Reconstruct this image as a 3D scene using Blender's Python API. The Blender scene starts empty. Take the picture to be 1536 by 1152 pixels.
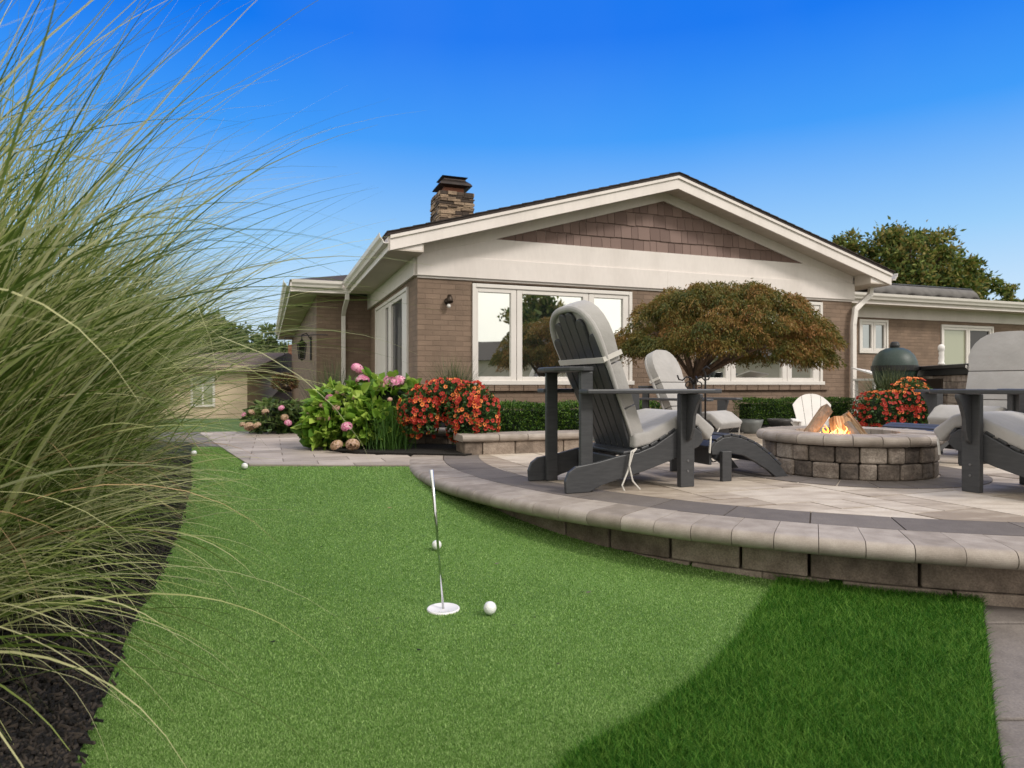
import bpy, math, random
import numpy as np
from mathutils import Vector, Matrix
random.seed(7); RNG = np.random.default_rng(7)
R = math.radians
sc = bpy.context.scene
col = sc.collection
# ------------------------------------------------------------------ camera, sky, sun
EYE = 0.78; FPX = 1000.0; CX = 768.0; CY = 577.0
cam = bpy.data.cameras.new('camera'); co = bpy.data.objects.new('camera', cam); col.objects.link(co)
co.location = (0, 0, EYE); co.rotation_euler = (R(90), 0, 0)
cam.sensor_width = 36; cam.lens = 36*FPX/1536; cam.clip_end = 2000; cam.clip_start = 0.05
cam.shift_y = 1.0/1536
cam.dof.use_dof = True; cam.dof.focus_distance = 2.9; cam.dof.aperture_fstop = 6.3
sc.camera = co
SUN_AZ = Vector((0.78, -0.62, 0)).normalized(); SUN_EL = R(40)
world = bpy.data.worlds.new('World'); sc.world = world; world.use_nodes = True
nt = world.node_tree; N = nt.nodes; L = nt.links; N.clear()
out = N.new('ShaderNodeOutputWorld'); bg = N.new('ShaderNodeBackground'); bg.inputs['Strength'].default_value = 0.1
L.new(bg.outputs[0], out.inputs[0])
sky = N.new('ShaderNodeTexSky'); sky.sky_type = 'NISHITA'; sky.sun_disc = False
sky.sun_elevation = SUN_EL; sky.sun_rotation = math.atan2(SUN_AZ.x, SUN_AZ.y); sky.ozone_density = 3
tc = N.new('ShaderNodeTexCoord'); sx = N.new('ShaderNodeSeparateXYZ'); L.new(tc.outputs['Generated'], sx.inputs[0])
def wramp(inp, stops):
    r = N.new('ShaderNodeValToRGB'); e = r.color_ramp.elements
    while len(e) < len(stops): e.new(0.5)
    for k, (p, c) in enumerate(stops): e[k].position = p; e[k].color = (*c, 1)
    L.new(inp, r.inputs[0]); return r.outputs[0]
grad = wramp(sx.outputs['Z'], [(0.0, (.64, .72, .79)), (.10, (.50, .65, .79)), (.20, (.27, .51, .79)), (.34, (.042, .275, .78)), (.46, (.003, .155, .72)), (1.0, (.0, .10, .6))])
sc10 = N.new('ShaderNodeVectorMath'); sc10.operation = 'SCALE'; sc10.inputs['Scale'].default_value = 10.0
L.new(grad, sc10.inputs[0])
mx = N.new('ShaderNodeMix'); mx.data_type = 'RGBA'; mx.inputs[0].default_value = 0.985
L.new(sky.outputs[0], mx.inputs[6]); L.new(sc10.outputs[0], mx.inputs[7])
# bank of bright cloud over the half of the sky the garden looks away from
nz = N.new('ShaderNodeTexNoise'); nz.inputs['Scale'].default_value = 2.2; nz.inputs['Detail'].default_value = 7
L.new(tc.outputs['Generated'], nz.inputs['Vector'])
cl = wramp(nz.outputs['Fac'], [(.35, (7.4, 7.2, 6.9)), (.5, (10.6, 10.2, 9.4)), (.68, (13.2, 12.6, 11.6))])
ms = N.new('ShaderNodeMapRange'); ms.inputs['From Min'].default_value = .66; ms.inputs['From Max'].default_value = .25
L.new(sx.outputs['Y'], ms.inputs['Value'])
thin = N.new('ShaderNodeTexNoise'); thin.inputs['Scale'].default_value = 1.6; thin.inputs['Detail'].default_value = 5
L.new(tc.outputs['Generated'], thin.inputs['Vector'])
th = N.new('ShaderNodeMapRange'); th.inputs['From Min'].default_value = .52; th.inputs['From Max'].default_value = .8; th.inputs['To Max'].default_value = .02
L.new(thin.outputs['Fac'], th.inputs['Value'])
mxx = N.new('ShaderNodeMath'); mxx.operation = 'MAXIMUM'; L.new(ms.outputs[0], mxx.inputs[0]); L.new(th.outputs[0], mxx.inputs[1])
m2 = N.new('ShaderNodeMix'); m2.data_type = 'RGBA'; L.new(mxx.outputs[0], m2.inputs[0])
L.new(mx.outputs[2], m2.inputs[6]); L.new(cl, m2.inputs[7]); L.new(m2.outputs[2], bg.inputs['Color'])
sd = bpy.data.lights.new('sun', 'SUN'); sd.energy = 1.7; sd.angle = R(11); sd.color = (1, .94, .87)
so = bpy.data.objects.new('sun', sd); col.objects.link(so)
dv = Vector((SUN_AZ.x*math.cos(SUN_EL), SUN_AZ.y*math.cos(SUN_EL), math.sin(SUN_EL)))
so.rotation_euler = (-dv).to_track_quat('-Z', 'Y').to_euler()
sc.view_settings.view_transform = 'Standard'; sc.view_settings.look = 'None'
sc.view_settings.exposure = 0.3; sc.view_settings.gamma = 1

# ------------------------------------------------------------------ helpers
def at(px, py, Y): return Vector(((px-CX)/FPX*Y, Y, EYE+(CY-py)/FPX*Y))
def gp(px, py, z):
    d = (EYE-z)/(py-CY)*FPX; return Vector(((px-CX)/FPX*d, d, z))
def tag(o, label=None, cat=None, group=None, kind=None):
    if label: o['label'] = label
    if cat: o['category'] = cat
    if group: o['group'] = group
    if kind: o['kind'] = kind
    return o
def empty(name, loc, rz=0, label=None, cat=None, group=None, scale=1):
    o = bpy.data.objects.new(name, None); col.objects.link(o)
    o.location = loc; o.rotation_euler = (0, 0, rz); o.scale = (scale,)*3; o.empty_display_size = .1
    return tag(o, label, cat, group)
def dup(root, loc, rz, label, group=None, scale=None, skip=()):
    def cp(o, par):
        c = o.copy(); col.objects.link(c); c.parent = par
        for ch in [x for x in bpy.data.objects if x.parent == o and x != c and x.name not in skip]: cp(ch, c)
        return c
    r = cp(root, None); r.location = loc; r.rotation_euler = (0, 0, rz); r['label'] = label
    if group: r['group'] = group
    if scale: r.scale = (scale,)*3
    return r
def T(x, y, z): return Matrix.Translation((x, y, z))
def RX(a): return Matrix.Rotation(a, 4, 'X')
def RY(a): return Matrix.Rotation(a, 4, 'Y')
def RZ(a): return Matrix.Rotation(a, 4, 'Z')
I4 = Matrix.Identity(4)
class MB:
    def __init__(s): s.v = []; s.f = []; s.t = []
    def add(s, vs, fs, tint=.5, M=None):
        o = len(s.v)
        s.v += [tuple(M @ Vector(p)) if M is not None else tuple(p) for p in vs]
        s.f += [tuple(i+o for i in f) for f in fs]; s.t += [tint]*len(fs); return s
    def box(s, x0, x1, y0, y1, z0, z1, tint=.5, M=None):
        v = [(x0,y0,z0),(x1,y0,z0),(x1,y1,z0),(x0,y1,z0),(x0,y0,z1),(x1,y0,z1),(x1,y1,z1),(x0,y1,z1)]
        f = [(0,3,2,1),(4,5,6,7),(0,1,5,4),(1,2,6,5),(2,3,7,6),(3,0,4,7)]
        return s.add(v, f, tint, M)
    def prism(s, poly, d0, d1, tint=.5, M=None):      # polygon in xy, extruded along z
        n = len(poly)
        v = [(x,y,d0) for x,y in poly]+[(x,y,d1) for x,y in poly]
        f = [tuple(range(n))[::-1], tuple(range(n,2*n))]+[(i,(i+1)%n,n+(i+1)%n,n+i) for i in range(n)]
        return s.add(v, f, tint, M)
    def tube(s, pts, rad, n=8, tint=.5, M=None, cap=True):
        pts = [Vector(p) for p in pts]; m = len(pts)
        if not hasattr(rad, '__len__'): rad = [rad]*m
        v = []; f = []; up = None
        for i in range(m):
            d = (pts[min(i+1,m-1)]-pts[max(i-1,0)]).normalized()
            if up is None: up = d.orthogonal().normalized()
            up = (up-d*up.dot(d)).normalized(); w = d.cross(up)
            for k in range(n):
                a = 2*math.pi*k/n; v.append(tuple(pts[i]+(up*math.cos(a)+w*math.sin(a))*rad[i]))
        for i in range(m-1):
            for k in range(n):
                f.append((i*n+k, i*n+(k+1)%n, (i+1)*n+(k+1)%n, (i+1)*n+k))
        if cap: f += [tuple(range(n))[::-1], tuple(range((m-1)*n, m*n))]
        return s.add(v, f, tint, M)
    def lathe(s, prof, n=32, tint=.5, M=None, a0=0, a1=2*math.pi):
        v = []; f = []; m = len(prof); full = abs(a1-a0-2*math.pi) < 1e-4; nn = n if full else n+1
        for i in range(nn):
            a = a0+(a1-a0)*i/n
            for r, z in prof: v.append((r*math.cos(a), r*math.sin(a), z))
        for i in range(n):
            j = (i+1) % nn
            for k in range(m-1): f.append((i*m+k, j*m+k, j*m+k+1, i*m+k+1))
        return s.add(v, f, tint, M)
    def blob(s, c, r, n=10, tint=.5, jit=.1):
        v = []; f = []; m = n//2
        for i in range(m+1):
            p = math.pi*i/m
            for k in range(n):
                a = 2*math.pi*k/n; q = 1+random.uniform(-jit, jit)*(0 < i < m)
                v.append((c[0]+r[0]*math.sin(p)*math.cos(a)*q, c[1]+r[1]*math.sin(p)*math.sin(a)*q, c[2]+r[2]*math.cos(p)*q))
        for i in range(m):
            for k in range(n): f.append((i*n+k, (i+1)*n+k, (i+1)*n+(k+1)%n, i*n+(k+1)%n))
        return s.add(v, f, tint)
    def build(s, name, m, parent=None, bevel=0, seg=2, smooth=False, uv=True):
        me = bpy.data.meshes.new(name); me.from_pydata(s.v, [], s.f); me.update()
        a = me.attributes.new('tint', 'FLOAT', 'FACE'); a.data.foreach_set('value', np.array(s.t, dtype=np.float32))
        if uv and len(s.v):
            u = me.uv_layers.new(name='UVMap'); arr = np.zeros((len(me.loops), 2), np.float32)
            for p in me.polygons:
                n = p.normal
                for li in p.loop_indices:
                    c = me.vertices[me.loops[li].vertex_index].co
                    if abs(n.z) > .8: arr[li] = (c.x, c.y)
                    elif abs(n.x) > abs(n.y): arr[li] = (c.y, c.z)
                    else: arr[li] = (c.x, c.z)
            u.data.foreach_set('uv', arr.ravel())
        if smooth: me.polygons.foreach_set('use_smooth', [True]*len(me.polygons))
        me.materials.append(m)
        o = bpy.data.objects.new(name, me); col.objects.link(o)
        if parent: o.parent = parent
        if bevel:
            b = o.modifiers.new('bevel', 'BEVEL'); b.width = bevel; b.segments = seg; b.limit_method = 'ANGLE'; b.angle_limit = R(35)
        return o
def npmesh(name, V, F, m, tint=None, parent=None, smooth=False):      # V (n,3), F (k,4) or (k,3)
    V = np.asarray(V, np.float32); F = np.asarray(F, np.int32); k, c = F.shape
    me = bpy.data.meshes.new(name); me.vertices.add(len(V)); me.vertices.foreach_set('co', V.ravel())
    me.loops.add(k*c); me.loops.foreach_set('vertex_index', F.ravel())
    me.polygons.add(k); me.polygons.foreach_set('loop_start', np.arange(0, k*c, c, dtype=np.int32))
    me.update(calc_edges=True)
    a = me.attributes.new('tint', 'FLOAT', 'FACE')
    a.data.foreach_set('value', np.asarray(tint if tint is not None else np.full(k, .5), np.float32))
    if smooth: me.polygons.foreach_set('use_smooth', [True]*k)
    me.materials.append(m); o = bpy.data.objects.new(name, me); col.objects.link(o)
    if parent: o.parent = parent
    return o
def ramp(nt, inp, stops, interp='LINEAR'):
    r = nt.nodes.new('ShaderNodeValToRGB'); e = r.color_ramp.elements; r.color_ramp.interpolation = interp
    while len(e) < len(stops): e.new(.5)
    for k, (p, c) in enumerate(stops): e[k].position = p; e[k].color = (*c[:3], 1)
    nt.links.new(inp, r.inputs[0]); return r.outputs[0]
def mixc(nt, fac, a, b, mode='MIX'):
    m = nt.nodes.new('ShaderNodeMix'); m.data_type = 'RGBA'; m.blend_type = mode
    for s, v in ((0, fac), (6, a), (7, b)):
        if hasattr(v, 'is_linked') or hasattr(v, 'links'): nt.links.new(v, m.inputs[s])
        else: m.inputs[s].default_value = v if s == 0 else (*v[:3], 1)
    return m.outputs[2]
def mat(name, stops, rough=.6, nscale=8, detail=6, tint=0.0, bump=0, bscale=60, bdist=.01, metal=0, spec=.5, trans=0,
        fine=0, fscale=200, stretch=None, coord='Object', subs=0, sheen=0, coat=0):
    m = bpy.data.materials.new(name); m.use_nodes = True; nt = m.node_tree; b = nt.nodes['Principled BSDF']
    b.inputs['Roughness'].default_value = rough; b.inputs['Metallic'].default_value = metal
    b.inputs['Specular IOR Level'].default_value = spec
    if sheen: b.inputs['Sheen Weight'].default_value = sheen
    if coat: b.inputs['Coat Weight'].default_value = coat; b.inputs['Coat Roughness'].default_value = .15
    t = nt.nodes.new('ShaderNodeTexCoord'); mp = nt.nodes.new('ShaderNodeMapping'); nt.links.new(t.outputs[coord], mp.inputs[0])
    if stretch: mp.inputs['Scale'].default_value = stretch
    n = nt.nodes.new('ShaderNodeTexNoise'); n.inputs['Scale'].default_value = nscale; n.inputs['Detail'].default_value = detail
    nt.links.new(mp.outputs[0], n.inputs['Vector'])
    if len(stops) == 1: stops = [(0, tuple(x*.9 for x in stops[0])), (1, tuple(x*1.1 for x in stops[0]))]
    elif not hasattr(stops[0][1], '__len__') or len(stops[0]) == 3:
        k = len(stops); stops = [(.3+.4*i/(k-1), c) for i, c in enumerate(stops)]
    fac = n.outputs['Fac']
    if tint:
        a = nt.nodes.new('ShaderNodeAttribute'); a.attribute_name = 'tint'
        mm = nt.nodes.new('ShaderNodeMix'); mm.data_type = 'FLOAT'; mm.inputs[0].default_value = tint
        nt.links.new(fac, mm.inputs[2]); nt.links.new(a.outputs['Fac'], mm.inputs[3]); fac = mm.outputs[0]
    c = ramp(nt, fac, stops)
    if fine:
        n2 = nt.nodes.new('ShaderNodeTexNoise'); n2.inputs['Scale'].default_value = fscale; n2.inputs['Detail'].default_value = 3
        nt.links.new(mp.outputs[0], n2.inputs['Vector'])
        g = ramp(nt, n2.outputs['Fac'], [(.3, (1-fine,)*3), (.7, (1+0*fine,)*3)])
        c = mixc(nt, 1.0, c, g, 'MULTIPLY')
    nt.links.new(c, b.inputs['Base Color'])
    if bump:
        n3 = nt.nodes.new('ShaderNodeTexNoise'); n3.inputs['Scale'].default_value = bscale; n3.inputs['Detail'].default_value = 5
        nt.links.new(mp.outputs[0], n3.inputs['Vector'])
        bp = nt.nodes.new('ShaderNodeBump'); bp.inputs['Strength'].default_value = bump; bp.inputs['Distance'].default_value = bdist
        nt.links.new(n3.outputs['Fac'], bp.inputs['Height']); nt.links.new(bp.outputs[0], b.inputs['Normal'])
    if trans:
        tr = nt.nodes.new('ShaderNodeBsdfTranslucent'); nt.links.new(c, tr.inputs[0])
        ms = nt.nodes.new('ShaderNodeMixShader'); ms.inputs[0].default_value = trans
        nt.links.new(b.outputs[0], ms.inputs[1]); nt.links.new(tr.outputs[0], ms.inputs[2])
        nt.links.new(ms.outputs[0], nt.nodes['Material Output'].inputs[0])
    return m
def brickmat(name, c1, c2, mortar, w=.203, h=.0677, ms=.006, squash=1, bump=.6):
    m = bpy.data.materials.new(name); m.use_nodes = True; nt = m.node_tree; b = nt.nodes['Principled BSDF']; b.inputs['Roughness'].default_value = .75
    b.inputs['Specular IOR Level'].default_value = .25
    uv = nt.nodes.new('ShaderNodeUVMap'); uv.uv_map = 'UVMap'
    wn = nt.nodes.new('ShaderNodeTexNoise'); wn.inputs['Scale'].default_value = 9; nt.links.new(uv.outputs[0], wn.inputs['Vector'])
    wv = nt.nodes.new('ShaderNodeVectorMath'); wv.operation = 'SCALE'; wv.inputs['Scale'].default_value = .006; nt.links.new(wn.outputs['Color'], wv.inputs[0])
    ad = nt.nodes.new('ShaderNodeVectorMath'); nt.links.new(uv.outputs[0], ad.inputs[0]); nt.links.new(wv.outputs[0], ad.inputs[1])
    br = nt.nodes.new('ShaderNodeTexBrick'); br.inputs['Scale'].default_value = 1; br.inputs['Brick Width'].default_value = w
    br.inputs['Row Height'].default_value = h; br.inputs['Mortar Size'].default_value = ms; br.inputs['Mortar Smooth'].default_value = .4
    br.inputs['Bias'].default_value = 0
    br.inputs['Color1'].default_value = (*c1, 1); br.inputs['Color2'].default_value = (*c2, 1); br.inputs['Mortar'].default_value = (*mortar, 1)
    nt.links.new(ad.outputs[0], br.inputs['Vector'])
    n = nt.nodes.new('ShaderNodeTexNoise'); n.inputs['Scale'].default_value = 3; n.inputs['Detail'].default_value = 8; nt.links.new(uv.outputs[0], n.inputs['Vector'])
    g = ramp(nt, n.outputs['Fac'], [(.3, (.80, .80, .80)), (.7, (1.08, 1.08, 1.08))])
    c = mixc(nt, 1.0, br.outputs['Color'], g, 'MULTIPLY'); nt.links.new(c, b.inputs['Base Color'])
    n3 = nt.nodes.new('ShaderNodeTexNoise'); n3.inputs['Scale'].default_value = 45; n3.inputs['Detail'].default_value = 4; nt.links.new(uv.outputs[0], n3.inputs['Vector'])
    mt = nt.nodes.new('ShaderNodeMath'); mt.operation = 'MULTIPLY_ADD'; mt.inputs[1].default_value = -1.0
    nt.links.new(br.outputs['Fac'], mt.inputs[0]); nt.links.new(n3.outputs['Fac'], mt.inputs[2])
    bp = nt.nodes.new('ShaderNodeBump'); bp.inputs['Strength'].default_value = bump; bp.inputs['Distance'].default_value = .008
    nt.links.new(mt.outputs[0], bp.inputs['Height']); nt.links.new(bp.outputs[0], b.inputs['Normal'])
    return m
def emis(name, c, s):
    m = bpy.data.materials.new(name); m.use_nodes = True; b = m.node_tree.nodes['Principled BSDF']
    b.inputs['Base Color'].default_value = (*c, 1); b.inputs['Emission Color'].default_value = (*c, 1); b.inputs['Emission Strength'].default_value = s
    return m
def glassmat(name, dark, refl, ior_boost=.5):
    m = bpy.data.materials.new(name); m.use_nodes = True; nt = m.node_tree; b = nt.nodes['Principled BSDF']
    b.inputs['Base Color'].default_value = (*dark, 1); b.inputs['Roughness'].default_value = .4; b.inputs['Specular IOR Level'].default_value = .1
    gl = nt.nodes.new('ShaderNodeBsdfGlossy'); gl.inputs['Roughness'].default_value = .015; gl.inputs['Color'].default_value = (*refl, 1)
    t = nt.nodes.new('ShaderNodeTexCoord'); n = nt.nodes.new('ShaderNodeTexNoise'); n.inputs['Scale'].default_value = 1.1; nt.links.new(t.outputs['Object'], n.inputs['Vector'])
    bp = nt.nodes.new('ShaderNodeBump'); bp.inputs['Strength'].default_value = .25; bp.inputs['Distance'].default_value = .012; nt.links.new(n.outputs['Fac'], bp.inputs['Height'])
    nt.links.new(bp.outputs[0], gl.inputs['Normal'])
    ms = nt.nodes.new('ShaderNodeMixShader'); ms.inputs[0].default_value = ior_boost
    nt.links.new(b.outputs[0], ms.inputs[1]); nt.links.new(gl.outputs[0], ms.inputs[2]); nt.links.new(ms.outputs[0], nt.nodes['Material Output'].inputs[0])
    return m
def clip(poly, nx, ny, d):      # keep the side nx*x+ny*y<=d of a convex polygon
    o = []
    for i in range(len(poly)):
        a = poly[i]; b = poly[(i+1) % len(poly)]; fa = nx*a[0]+ny*a[1]-d; fb = nx*b[0]+ny*b[1]-d
        if fa <= 0: o.append(a)
        if (fa < 0 < fb) or (fb < 0 < fa):
            t = fa/(fa-fb); o.append((a[0]+(b[0]-a[0])*t, a[1]+(b[1]-a[1])*t))
    return o
# ------------------------------------------------------------------ materials
M = {}
M['brick'] = brickmat('painted_brick', (.252, .178, .130), (.205, .145, .106), (.19, .134, .099))
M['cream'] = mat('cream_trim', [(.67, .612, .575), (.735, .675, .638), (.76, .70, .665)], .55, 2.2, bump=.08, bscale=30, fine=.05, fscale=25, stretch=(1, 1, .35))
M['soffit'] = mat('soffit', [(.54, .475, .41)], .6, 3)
M['white'] = mat('white_frame', [(.70, .66, .62)], .4, 4)
M['roofs'] = mat('roof_shingle', [(.03, .022, .02), (.075, .055, .048)], .9, 20, tint=.4, bump=.5, bscale=90, fine=.4)
M['shake'] = mat('gable_shake', [(.165, .106, .09), (.225, .15, .128)], .75, 6, tint=.7, bump=.35, bscale=40, stretch=(6, 6, .6))
M['glass'] = glassmat('window_glass', (.025, .03, .03), (.95, .97, .92), .80)
M['glassside'] = glassmat('side_glass', (.03, .03, .03), (.8, .8, .8), .28)
M['glassrear'] = glassmat('rear_glass', (.02, .025, .025), (.8, .85, .85), .45)
M['glassdark'] = glassmat('screen_glass', (.02, .017, .016), (.5, .5, .5), .12)
M['glasspale'] = glassmat('pale_reflection_glass', (.33, .34, .24), (.8, .85, .8), .15)  # pale green-grey reflection of the door pane painted into the base colour
M['grey'] = mat('charcoal_lumber', [(.042, .043, .047), (.060, .061, .065)], .42, 14, bump=.08, bscale=25, stretch=(1, 6, 6), spec=.45)
M['cush'] = mat('cushion_fabric', [(.36, .345, .33), (.44, .42, .405)], .9, 5, bump=.35, bscale=22, bdist=.012, fine=.12, fscale=700, sheen=.2)
M['bolt'] = mat('bolt_metal', [(.22, .22, .23)], .35, metal=.8)
M['cord'] = mat('tie_cord', [(.6, .57, .53)], .8)
M['whitep'] = mat('white_plastic', [(.76, .73, .70)], .45)
M['stone'] = mat('tumbled_stone', [(.10, .08, .068), (.25, .20, .165), (.46, .39, .33)], .85, 16, tint=.42, bump=.9, bscale=38, bdist=.014, fine=.45, fscale=120)
M['wallstone'] = mat('retaining_block', [(.15, .115, .09), (.28, .218, .172), (.42, .34, .275)], .85, 14, tint=.35, bump=.8, bscale=45, bdist=.01, fine=.4, fscale=160)
M['cap'] = mat('bullnose_cap', [(.25, .21, .175), (.34, .29, .25), (.43, .375, .33)], .7, 14, tint=.28, bump=.25, bscale=120, bdist=.004, fine=.18, fscale=300)
M['slab'] = mat('patio_slab', [(.30, .24, .185), (.47, .395, .32), (.62, .545, .46)], .7, 7, tint=.33, bump=.35, bscale=30, bdist=.006, fine=.16, fscale=90, stretch=(1, 2.2, 1))
M['dark_paver'] = mat('charcoal_paver', [(.135, .115, .105), (.20, .172, .155)], .8, 12, tint=.4, bump=.5, bscale=140, bdist=.004, fine=.25, fscale=250)
M['joint'] = mat('joint_sand', [(.10, .075, .055)], .95, 20)
M['pathslab'] = mat('path_slab', [(.32, .27, .23), (.42, .355, .31), (.52, .45, .40)], .75, 5, tint=.5, bump=.3, bscale=60, bdist=.005, fine=.2, fscale=200)
M['concrete'] = mat('grey_pavement', [(.15, .128, .115), (.23, .20, .182)], .8, 6, bump=.6, bscale=30, bdist=.01, fine=.3, fscale=180)
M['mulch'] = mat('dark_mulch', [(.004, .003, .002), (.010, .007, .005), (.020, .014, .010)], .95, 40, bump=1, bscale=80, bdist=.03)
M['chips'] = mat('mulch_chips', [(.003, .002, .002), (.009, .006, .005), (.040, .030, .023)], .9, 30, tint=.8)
M['lawn'] = mat('lawn', [(.06, .12, .018), (.10, .17, .03)], .95, 6, fine=.4, fscale=60, bump=.6, bscale=60)
M['turfbase'] = mat('putting_base', [(.115, .23, .042), (.17, .32, .070)], .95, 2.2, fine=.5, fscale=330, bump=.8, bscale=330, bdist=.006)
M['turfblade'] = mat('putting_fibre', [(.12, .245, .042), (.225, .395, .095), (.37, .53, .19)], .75, 1.8, tint=.62, trans=.25, spec=.2)
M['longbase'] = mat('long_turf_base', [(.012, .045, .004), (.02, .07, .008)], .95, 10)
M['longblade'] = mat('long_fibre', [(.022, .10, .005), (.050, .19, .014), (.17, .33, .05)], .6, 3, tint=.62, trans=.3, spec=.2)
M['reed'] = mat('reed_blade', [(.10, .15, .030), (.25, .32, .080), (.44, .48, .18), (.64, .62, .34)], .6, 2, tint=.8, trans=.45, spec=.2)
M['dryreed'] = mat('dry_reed', [(.24, .15, .07), (.42, .29, .15)], .7, 5, tint=.6)
M['maple'] = mat('maple_leaf', [(.055, .075, .012), (.15, .135, .022), (.23, .14, .030), (.34, .165, .055)], .65, 1.9, tint=.45, trans=.3)
M['bark'] = mat('bark', [(.07, .045, .03), (.17, .115, .08)], .9, 14, bump=.7, bscale=40, stretch=(3, 3, .6))
M['oak'] = mat('tree_leaf', [(.04, .075, .010), (.11, .16, .026), (.21, .25, .05), (.25, .20, .05)], .7, .8, tint=.6, trans=.3)
M['fartree'] = mat('far_leaf', [(.04, .07, .02), (.08, .12, .035), (.14, .17, .06)], .8, .5, tint=.6, trans=.25)
M['box'] = mat('boxwood_leaf', [(.015, .05, .006), (.05, .13, .012), (.14, .24, .025)], .55, 3.5, tint=.55, trans=.25)
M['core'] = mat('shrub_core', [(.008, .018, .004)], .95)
M['hyd'] = mat('hydrangea_leaf', [(.08, .18, .018), (.23, .40, .045), (.42, .56, .10)], .5, 5, tint=.6, trans=.3)
M['hydd'] = mat('dull_hydrangea_leaf', [(.03, .065, .014), (.08, .14, .03), (.15, .20, .06)], .6, 5, tint=.6, trans=.25)
M['pet'] = mat('petunia_leaf', [(.02, .06, .01), (.06, .13, .02)], .6, 5, tint=.6, trans=.2)
M['dgrass'] = mat('dark_spike_grass', [(.025, .045, .014), (.07, .10, .035), (.15, .17, .07)], .6, 4, tint=.7, trans=.25)
M['ggrass'] = mat('green_tuft', [(.03, .09, .012), (.08, .18, .025)], .6, 4, tint=.7, trans=.25)
M['pink'] = mat('pink_petal', [(.62, .13, .30), (.80, .32, .48), (.85, .50, .60)], .6, 20, tint=.8, trans=.2)
M['pale'] = mat('pale_pink_petal', [(.55, .30, .25), (.75, .48, .40)], .6, 20, tint=.8, trans=.2)
M['tan'] = mat('faded_petal', [(.30, .18, .09), (.52, .36, .20), (.6, .42, .33)], .7, 20, tint=.8, trans=.2)
M['red'] = mat('red_petal', [(.34, .018, .009), (.55, .042, .018)], .6, 30, tint=.6, trans=.15)
M['orange'] = mat('orange_petal', [(.62, .10, .022), (.78, .22, .05)], .6, 30, tint=.6, trans=.15)
M['throat'] = mat('flower_throat', [(.05, .006, .004)], .7)
M['iron'] = mat('wrought_iron', [(.012, .010, .010)], .5, metal=.4)
M['bronze'] = mat('bronze', [(.05, .035, .025)], .45, metal=.6)
M['chrome'] = mat('chrome', [(.75, .76, .76)], .12, metal=1)
M['ball'] = mat('ball_white', [(.84, .84, .84)], .25, coat=.4)
M['cup'] = mat('cup_white', [(.80, .78, .80)], .5)
M['egg'] = mat('green_ceramic', [(.013, .030, .024), (.022, .045, .037)], .45, 60, bump=.5, bscale=120, bdist=.004)
M['black'] = mat('black_metal', [(.012, .012, .013)], .45)
M['copper'] = mat('chimney_metal', [(.02, .018, .018), (.05, .035, .03)], .5, metal=.6)
M['flue'] = mat('clay_flue', [(.20, .075, .045)], .8)
M['chstone'] = mat('chimney_stone', [(.065, .045, .034), (.19, .13, .09), (.40, .29, .20)], .9, 9, tint=.7, bump=.8, bscale=30, bdist=.02, fine=.4, fscale=60)
M['counter'] = mat('granite_counter', [(.02, .018, .017), (.05, .044, .04)], .35, 60)
M['awning'] = mat('awning_grey', [(.10, .093, .088), (.15, .14, .132)], .85, 7)
M['bowl'] = mat('bowl_grey', [(.13, .14, .14), (.2, .21, .205)], .5, 10)
M['bowl2'] = mat('bowl_dark', [(.07, .065, .065)], .5, 10)
M['siding'] = mat('tan_siding', [(.66, .52, .38)], .7, 2)
M['farroof'] = mat('far_roof', [(.09, .06, .045), (.14, .10, .075)], .9, 10)
M['log'] = mat('split_wood', [(.14, .07, .03), (.42, .25, .13), (.68, .52, .36)], .85, 16, bump=.6, bscale=30, stretch=(5, 5, .5), fine=.3, fscale=60)
M['barkl'] = mat('log_bark', [(.08, .065, .055), (.19, .155, .13)], .9, 25, bump=.9, bscale=50)
M['flame'] = emis('flame', (1, .26, .03), 3.0); M['flamehot'] = emis('flame_core', (1, .45, .12), 3.2)
M['ash'] = mat('ash_bed', [(.015, .012, .01), (.06, .055, .05)], .95, 60, bump=1, bscale=90)
# golf-ball dimples
nt_ = M['ball'].node_tree; vo = nt_.nodes.new('ShaderNodeTexVoronoi'); vo.inputs['Scale'].default_value = 260
tt = nt_.nodes.new('ShaderNodeTexCoord'); nt_.links.new(tt.outputs['Object'], vo.inputs['Vector'])
bb = nt_.nodes.new('ShaderNodeBump'); bb.inputs['Strength'].default_value = .5; bb.inputs['Distance'].default_value = .002
nt_.links.new(vo.outputs['Distance'], bb.inputs['Height']); nt_.links.new(bb.outputs[0], nt_.nodes['Principled BSDF'].inputs['Normal'])

# ------------------------------------------------------------------ ground levels
PZ = .235                                             # patio level
def sst(t): t = np.clip(t, 0, 1); return t*t*(3-2*t)
def gz(y): return .02+.20*sst((np.asarray(y, float)-2.3)/2.4)
def groundz(x, y):
    z = gz(y)-.045-.05*sst((np.asarray(y, float)-2.5)/1.0)
    return z+.07*sst((np.asarray(y, float)-7.6)/.8)-1.5*sst((y-11)/14.0)-1.0*sst((y-25)/60.)
ys = np.concatenate([np.linspace(-60, -2, 8), np.linspace(-1, 10, 60), np.linspace(11, 40, 20), np.linspace(50, 900, 16)])
xs = np.concatenate([np.linspace(-600, -30, 10), np.linspace(-25, 25, 40), np.linspace(30, 600, 10)])
X, Y = np.meshgrid(xs, ys); V = np.stack([X, Y, groundz(X, Y)], -1).reshape(-1, 3)
nx_ = len(xs); F = [(j*nx_+i, j*nx_+i+1, (j+1)*nx_+i+1, (j+1)*nx_+i) for j in range(len(ys)-1) for i in range(nx_-1)]
tag(npmesh('ground', V, F, M['lawn'], smooth=True), kind='structure')

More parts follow.
